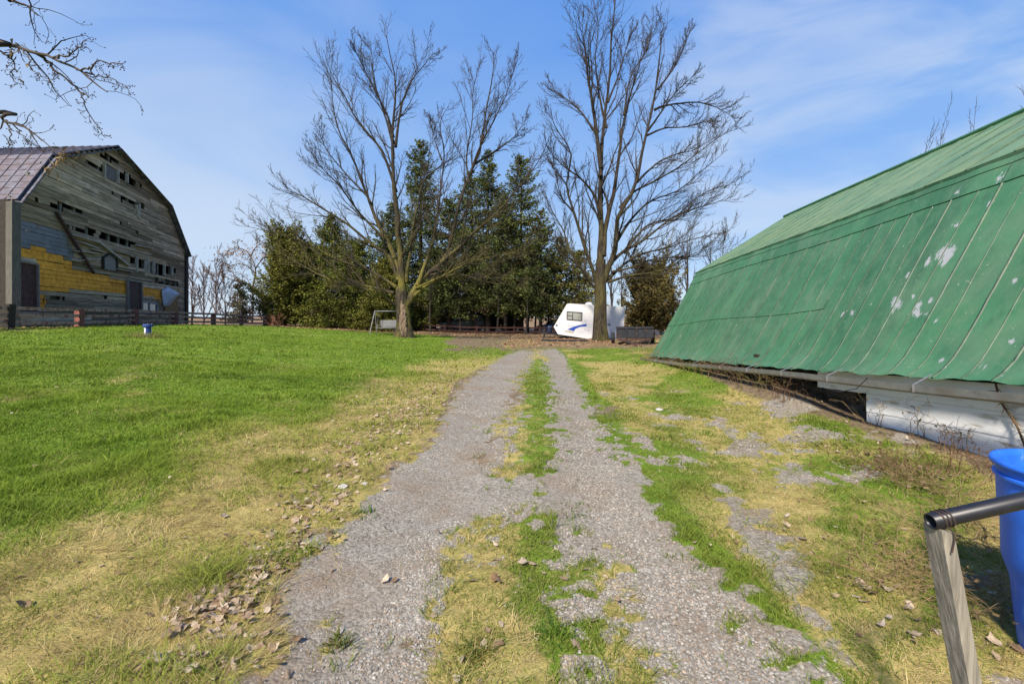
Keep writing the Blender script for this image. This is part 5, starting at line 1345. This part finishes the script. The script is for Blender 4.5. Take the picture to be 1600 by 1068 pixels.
# ------------------------------------------------------------------ parked cars in the shade
def car(label, px, z, yaw, paint, s=1.0):
    x, y = at(px, z); gz = float(height(x, y)); CF0 = frame_of((x, y, gz), yaw, 0); CF = lambda a, b, c: CF0(a*s, b*s, c*s)
    c = thing('parked_car', (x, y, gz), label, 'car')
    low = [(-2.2, .28), (-2.25, .62), (-2.1, .86), (-1.15, .98), (1.9, 1.0), (2.2, .9), (2.25, .45), (2.15, .28)]
    mb = MB(); mb.prism([CF(a, -.85, b) for a, b in low], CF(0, 1.7, 0)-CF(0, 0, 0)); b_ = mb.build('body', paint, c)
    mb = MB(); q = [(-1.15, .985), (-.45, 1.48), (.0, 1.56), (1.5, 1.52), (1.95, 1.005)]
    V = [CF(a, -.80+.16*(h-1)/.55, h) for a, h in q]+[CF(a, .80-.16*(h-1)/.55, h) for a, h in q]
    mb.add(V, [list(range(5)), list(range(9, 4, -1))]+[[i, i+5, i+6, i+1] for i in range(4)]); mb.build('cabin', paint, c)
    for sd_ in (-1, 1):
        mb = MB(); V = [CF(a, sd_*(.803-.16*(h-1)/.55), h) for a, h in ((-.95, 1.06), (-.42, 1.42), (.25, 1.48), (.3, 1.06))]; mb.add(V, [[0, 1, 2, 3]]); V = [CF(a, sd_*(.803-.16*(h-1)/.55), h) for a, h in ((.38, 1.06), (.33, 1.48), (1.4, 1.45), (1.7, 1.06))]; mb.add(V, [[0, 1, 2, 3]]); mb.build('side_window', MT['glass'], c)
    mb = MB(); V = [CF(-1.10+.06, -.68, 1.05), CF(-.47, -.58, 1.465), CF(-.47, .58, 1.465), CF(-1.04, .68, 1.05)]; mb.add(np.array(V)+np.array([0, 0, .025]), [[0, 1, 2, 3]]); mb.build('windshield', MT['glass' if paint is MT['navy'] else 'sheet'], c)  # dark car: pale colour painted on the windshield stands in for a reflection
    for a in (-1.4, 1.4):
        for b in (-.78, .78): wheel(c, CF(a, b, .33), .33*s, .2*s, CF(0, 1, 0)-CF(0, 0, 0))
    for b in (-.6, .6):
        mb = MB(); mb.box(CF(-2.2, b, .7), (.14, .3, .14), rz=yaw); mb.build('headlight', MT['glass'], c)
    return c
car('dark parked car in the shade behind the red board fence', 727, 46, radians(12), MT['carpaint'], 1.1)
car('dark blue car peeking out left of the white trailer nose', 872, 44, radians(30), MT['navy'], .9)
for k, (px, z, H, R_) in enumerate([(668, 52, 2.6, 2.0), (716, 53, 2.9, 2.4), (764, 52, 2.8, 2.2), (796, 53, 2.5, 1.8)]):
    conifer('shrub', ['low dark evergreen shrub left of the dark car', 'low dark evergreen shrub directly behind the dark car', 'low dark evergreen shrub right of the dark car', 'low dark evergreen shrub at the edge of the bright gap'][k], 'shrub', at(px, z), H, R_, 400+k, cb=.01, nbr=170, per=60, col=((.018, .026, .012), (.05, .06, .025)), prof=.3, el0=.2, el1=.9, droop=.1, leaf=.24, group='low shrubs behind the dark car')

# ------------------------------------------------------------------ swing bench
zs_ = 31.6; gz = float(height((604-800)/F*zs_, zs_))
SF = frame_of(((586-800)/F*zs_, zs_, gz), radians(-4), 0)
sw = thing('swing_bench', SF(1.0, 0, 0), 'pale metal frame swing bench standing left of the mossy maple trunk', 'swing bench')
for x in (0, 2.05):
    for y in (-.7, .7):
        mb = MB(); mb.tube([SF(x-.14*(1 if x == 0 else -1), y, -.03), SF(x, y*.05, 1.62)], .032, 7); mb.build('leg', MT['bench'], sw)
mb = MB(); mb.tube([SF(-.03, 0, 1.62), SF(2.08, 0, 1.62)], .035, 7); mb.build('crossbar', MT['bench'], sw)
mb = MB()
for k in range(6): mb.bar(SF(.25, -.32+k*.1, .45), SF(1.8, -.32+k*.1, .45), .085, .025)
mb.build('seat', MT['bench'], sw)
mb = MB()
for k in range(5): mb.bar(SF(.25, .26+k*.035, .55+k*.1), SF(1.8, .26+k*.035, .55+k*.1), .025, .085)
mb.build('backrest', MT['bench'], sw)
for x in (.25, 1.8):
    mb = MB(); mb.bar(SF(x, -.3, .68), SF(x, .3, .7), .06, .04); mb.bar(SF(x, -.28, .45), SF(x, -.28, .67), .04, .04); mb.build('armrest', MT['bench'], sw)
    for y in (-.28, .3):
        mb = MB(); mb.tube([SF(x, y, .7), SF(x, 0, 1.6)], .012, 5); mb.build('chain', MT['darksteel'], sw)

# ------------------------------------------------------------------ well pipe
wp_ = at(231, 18.0); gz = float(height(*wp_))
wl = thing('well_pipe', (*wp_, gz), 'short white and blue well pipe with a blue cap standing in the lawn', 'well pipe')
mb = MB(); mb.lathe([(.115, -.1), (.115, .46), (.0, .46)], (*wp_, gz), 20); mb.build('casing', mat('casing_white', (.80, .80, .80), rough=.4, var=.12), wl)
mb = MB(); a = np.linspace(.05, 1.7, 9)
V = np.array([[(wp_[0]+.121*math.sin(t), wp_[1]-.121*math.cos(t), gz+z) for t in a] for z in (.03, .44)]).reshape(-1, 3); mb.grid(V, 2, 9); mb.build('blue_band', MT['capblue'], wl)
mb = MB(); mb.lathe([(.118, .42), (.165, .42), (.17, .44), (.17, .50), (.15, .525), (0, .53)], (*wp_, gz), 20); mb.build('cap', MT['capblue'], wl)
for k in range(6):
    t = k*1.047+.2; mb = MB(); mb.lathe([(.0, .0), (.018, .0), (.018, .03), (0, .03)], (wp_[0]+.145*math.cos(t), wp_[1]+.145*math.sin(t), gz+.52), 6); mb.build('bolt', MT['galv'], wl)
def tuft(name, label, x, y, n, h, col0, col1, spread=.12, lean=.6, w=.006, group=None, cat='weed'):
    mb = MB(); px = RG.normal(x, spread, n); py = RG.normal(y, spread, n)
    hh = h*RG.uniform(.4, 1.15, n); blades(mb, px, py, hh, np.full(n, w)*RG.uniform(.6, 1.3, n), hh*RG.uniform(.1, lean*1.6, n), RG.uniform(0, 6.28, n), lerp(col0, col1, RG.random(n)))
    o = mb.build(name, MT['blade']); return tag(o, label, cat, group)
tuft('grass_tuft', 'tall yellow-green grass tuft round the foot of the well pipe', wp_[0], wp_[1]-.1, 900, .22, (.16, .20, .04), (.34, .30, .10), .28, .6, .012, cat='grass tuft')

# ------------------------------------------------------------------ blue barrel
bx, by = 2.61, 2.05; gz = float(height(bx, by))
ba = thing('barrel', (bx, by, gz), 'open blue plastic barrel standing by the white wall at the right edge', 'barrel')
mb = MB()
prof = [(0, .02), (.20, .0), (.222, .03), (.240, .22), (.250, .36), (.270, .42), (.280, .46), (.283, .62), (.286, .64), (.294, .70), (.298, .86), (.305, .90), (.318, .905), (.322, .915), (.318, .93), (.30, .93), (.288, .90), (.28, .70), (.266, .5), (.245, .3), (.22, .08), (0, .06)]
mb.lathe(prof, (bx, by, gz-.035), 48); mb.build('body', MT['bluebarrel'], ba, smooth=True)
mb = MB(); mb.lathe([(.300, .845), (.310, .85), (.310, .862), (.300, .867), (.300, .845)], (bx, by, gz-.035), 48); mb.build('hoop', MT['bluebarrel'], ba)

# ------------------------------------------------------------------ leaning post and pipe rail
zp = 1.34
pa = P(1467, 824, zp); slope = 52/245.
pb = np.array([pa[0]+slope*(pa[2]+.1)*1.05, zp+.05, -.1])
pr = thing('handrail', (pb[0], pb[1], 0), 'leaning grey timber post carrying a black pipe rail in the right foreground', 'handrail')
d = pa-pb; L_ = np.linalg.norm(d); d /= L_
mb = MB(); nz = 30; ring = []
for k, s in enumerate(np.linspace(0, L_, nz)):
    c = pb+d*s; w2 = .0225*(1-.10*s/L_)*(1+.03*fbm(s*9, 0, 3)); dp = .03
    cr = [(-w2, -dp), (-w2*.3, -dp-.002), (w2*.8, -dp), (w2, -dp*.8), (w2, dp), (-w2, dp)]
    top_ = (.016*0 if k < nz-1 else 1)
    ring.append([c+np.array([a, b, 0 if not top_ else -.22*a]) for a, b in cr])
V = np.array(ring).reshape(-1, 3); i = np.arange(nz-1)[:, None]*6; j = np.arange(6)[None]; j2 = (j+1) % 6
mb.add(V, [np.stack([i+j, i+j2, i+6+j2, i+6+j], -1).reshape(-1, 4), np.array([[(nz-1)*6+q for q in range(6)]])]); mb.build('post', MT['graypost'], pr)
ra = P(1454, 814, zp-.005); rb = P(1600, 781, zp); dv = (rb-ra)/np.linalg.norm(rb-ra)
rb2 = ra+dv*1.5
mb = MB(); ax = dv; s_ = np.cross([0, 0, 1.], ax); s_ /= np.linalg.norm(s_); Mx = np.stack([s_, np.cross(ax, s_), ax], 1)
mb.lathe([(.0175, .16), (.0175, 0.0), (.020, -.002), (.0225, 0), (.0225, 1.5), (0, 1.5)], ra, 26, axis=Mx); rl = mb.build('rail', MT['blackpipe'], pr, smooth=False)
for pl_ in rl.data.polygons: pl_.use_smooth = True
mb = MB()
for k in range(3):
    t = np.linspace(0, 6.5, 22); c = ra+dv*(.02+.012*k)
    mb.tube(c+np.outer(np.cos(t), s_)*.0245+np.outer(np.sin(t), np.cross(ax, s_))*.0245+np.outer(t, ax)*.0015, .0022, 5)
mb.tube(catmull([ra+dv*.03+np.array([0, -.024, -.01]), ra+dv*.035+np.array([.004, -.034, -.035]), ra+dv*.03+np.array([.0, -.036, -.08])], 8), .0022, 5); mb.build('tie_wire', MT['rust'], pr)
mb = MB(); mb.lathe([(0, .14), (.0176, .14)], ra, 26, axis=Mx); mb.build('pipe_mouth', MT['black'], pr)
mb = MB(); e = rb2-[.06, 0, 0]; mb.bar((e[0]+.05, e[1]+.02, -.1), (e[0], e[1]+.0, e[2]-.026), .085, .06, up=(0, 1, 0)); mb.build('post', MT['graypost'], pr)

# ------------------------------------------------------------------ dry weeds and stones by the barn
def weed(label, x, y, n, h, spread, col, group=None, lean=.35, r=.004, name='dry_weed'):
    gz = float(height(x, y)); mb = MB()
    b = np.stack([RG.normal(x, spread, n), RG.normal(y, spread, n), np.full(n, gz-.02)], 1)
    d = np.stack([RG.normal(0, lean, n), RG.normal(0, lean, n), np.ones(n)], 1); L = h*RG.uniform(.45, 1.1, n)[:, None]
    K = 6; pts = np.stack([b+d*L*s+np.stack([RG.normal(0, .25, n), RG.normal(0, .25, n), -.35*np.ones(n)*RG.random(n)], 1)*L*s*s for s in np.linspace(0, 1, K)], 1)
    R = np.full((n, K), r)*(1.1-.7*np.linspace(0, 1, K))
    c = np.array(col)
    mb.add(*tubes(pts, R, 3), c)
    c2, r2 = spawn(pts, R, 4, .3, .97, .6, .32, .2, .18, K=4, rmin=.0018, minl=.03); mb.add(*tubes(c2, r2, 3), c*1.1)
    q = c2[:, -1]; m = len(q); e = RG.normal(0, .012, (m, 3)); f2 = RG.normal(0, .012, (m, 3)); keep = RG.random(m) < .5
    V = np.stack([q, q+e, q+e+f2, q+f2], 1)[keep].reshape(-1, 3); mb.add(V, np.arange(keep.sum())[:, None]*4+np.arange(4), c*.8)
    o = mb.build(name, MT['blade']); return tag(o, label, 'weed', group)
TAN, BRN = (.30, .215, .11), (.17, .105, .06)
for a in (('dense dry brown weed clump under the middle of the gutter', 4.72, 9.6, 46, .62, .22, BRN), ('tan dry weed clump under the gutter left of the dense one', 4.70, 10.7, 30, .5, .2, TAN),
          ('leafy dry weeds in the dark gap left of the white wall board', 4.70, 8.5, 34, .55, .2, (.22, .18, .07)), ('tangled dry stems in front of the stone footing', 4.76, 7.7, 34, .5, .22, BRN),
          ('pale straw weed tuft at the far corner of the green roof', 4.50, 14.9, 40, .55, .25, TAN), ('straw-coloured grass clump beneath the far gutter', 4.62, 12.6, 36, .4, .3, TAN), ('yellowed weed tuft beneath the gutter between two straps', 4.6, 11.6, 30, .38, .22, (.26, .22, .08)),
          ('thin dry stalks at the near corner of the white wall', 4.95, 6.25, 7, .55, .06, TAN), ('pair of dry stalks leaning on the white wall below its middle', 4.93, 5.55, 6, .6, .05, TAN),
          ('spiky dry weed at the foot of the white wall above the barrel', 4.80, 4.95, 16, .42, .08, BRN), ('brown weed tangle on the soil bank behind the barrel', 4.4, 4.3, 26, .35, .2, BRN)):
    weed(*a, group='dry weeds along the green barn')
# matted heaps of dead grass by the handrail
for k, (px, py, lb_) in enumerate([(1400, 745, 'matted heap of brown dead stems on the slope before the white wall'), (1455, 770, 'matted dead grass heap just left of the barrel'), (1530, 850, 'dead grass clump between the grey post and the barrel'), (1420, 900, 'straw tuft left of the grey post'), (1560, 960, 'dry stalks at the foot of the barrel')]):
    X, Y = GP(px, py); weed(lb_, X, Y, 60, .26, .16, TAN if k else BRN, 'dead grass heaps by the barrel', lean=1.5, r=.0028)
# vine hanging on the wall
mb = MB(); vp = catmull([(XW-.06, 4.62, .93), (XW-.05, 4.58, .75), (XW-.04, 4.45, .55), (XW-.06, 4.35, .35), (XW-.10, 4.22, .18)], 16); mb.tube(vp, .010, 5, np.array(BRN))
c2, r2 = spawn(vp[None], np.full((1, 16), .01), 26, .05, .98, .9, .14, -.2, .3, K=4, rmin=.002, minl=.05); mb.add(*tubes(c2, r2, 3), np.array(BRN)*1.2)
o = mb.build('vine', MT['blade']); tag(o, 'dry brown vine hanging from the gutter down the white wall', 'vine')
for k, (px, py, n, lb_) in enumerate([(740, 1015, 90, 'reddish green weed rosette in the near middle of the drive'), (527, 990, 60, 'small weed rosette on the left edge of the near drive middle'), (868, 985, 70, 'bright green weed tuft right of the rosettes in the drive middle'), (465, 856, 130, 'bright green clover patch at the left edge of the gravel'), (565, 797, 60, 'small green tuft on the left gravel edge beyond the clover patch'), (900, 790, 60, 'dark green tuft lying across the gravel gap in the drive middle')]):
    X, Y = GP(px, py); tuft('weed', lb_, X, Y, n, (.05, .05, .07, .03, .05, .03)[k], (.05, .12, .015), (.15, .24, .03) if k > 1 else (.25, .17, .05), (.045, .04, .05, .07, .06, .12)[k], 1.6, .009)
for k, (px, py, r) in enumerate([(535, 762, .045), (570, 757, .03), (255, 968, .0), (1030, 640, .06)]):
    if not r: continue
    X, Y = GP(px, py); mb = MB(); mb.add(IV*np.array([1.3, .9, .6])*r*(1+RG.uniform(-.2, .2, (12, 1)))+np.array([X, Y, float(height(X, Y))+r*.3]), IF)
    o = mb.build('rock', MT['pebble']); tag(o, ['pale rock on the leafy verge left of the gravel', 'smaller pale rock beside its larger neighbour on the verge', '', 'flat pale rock in the grass right of the drive'][k], 'rock')
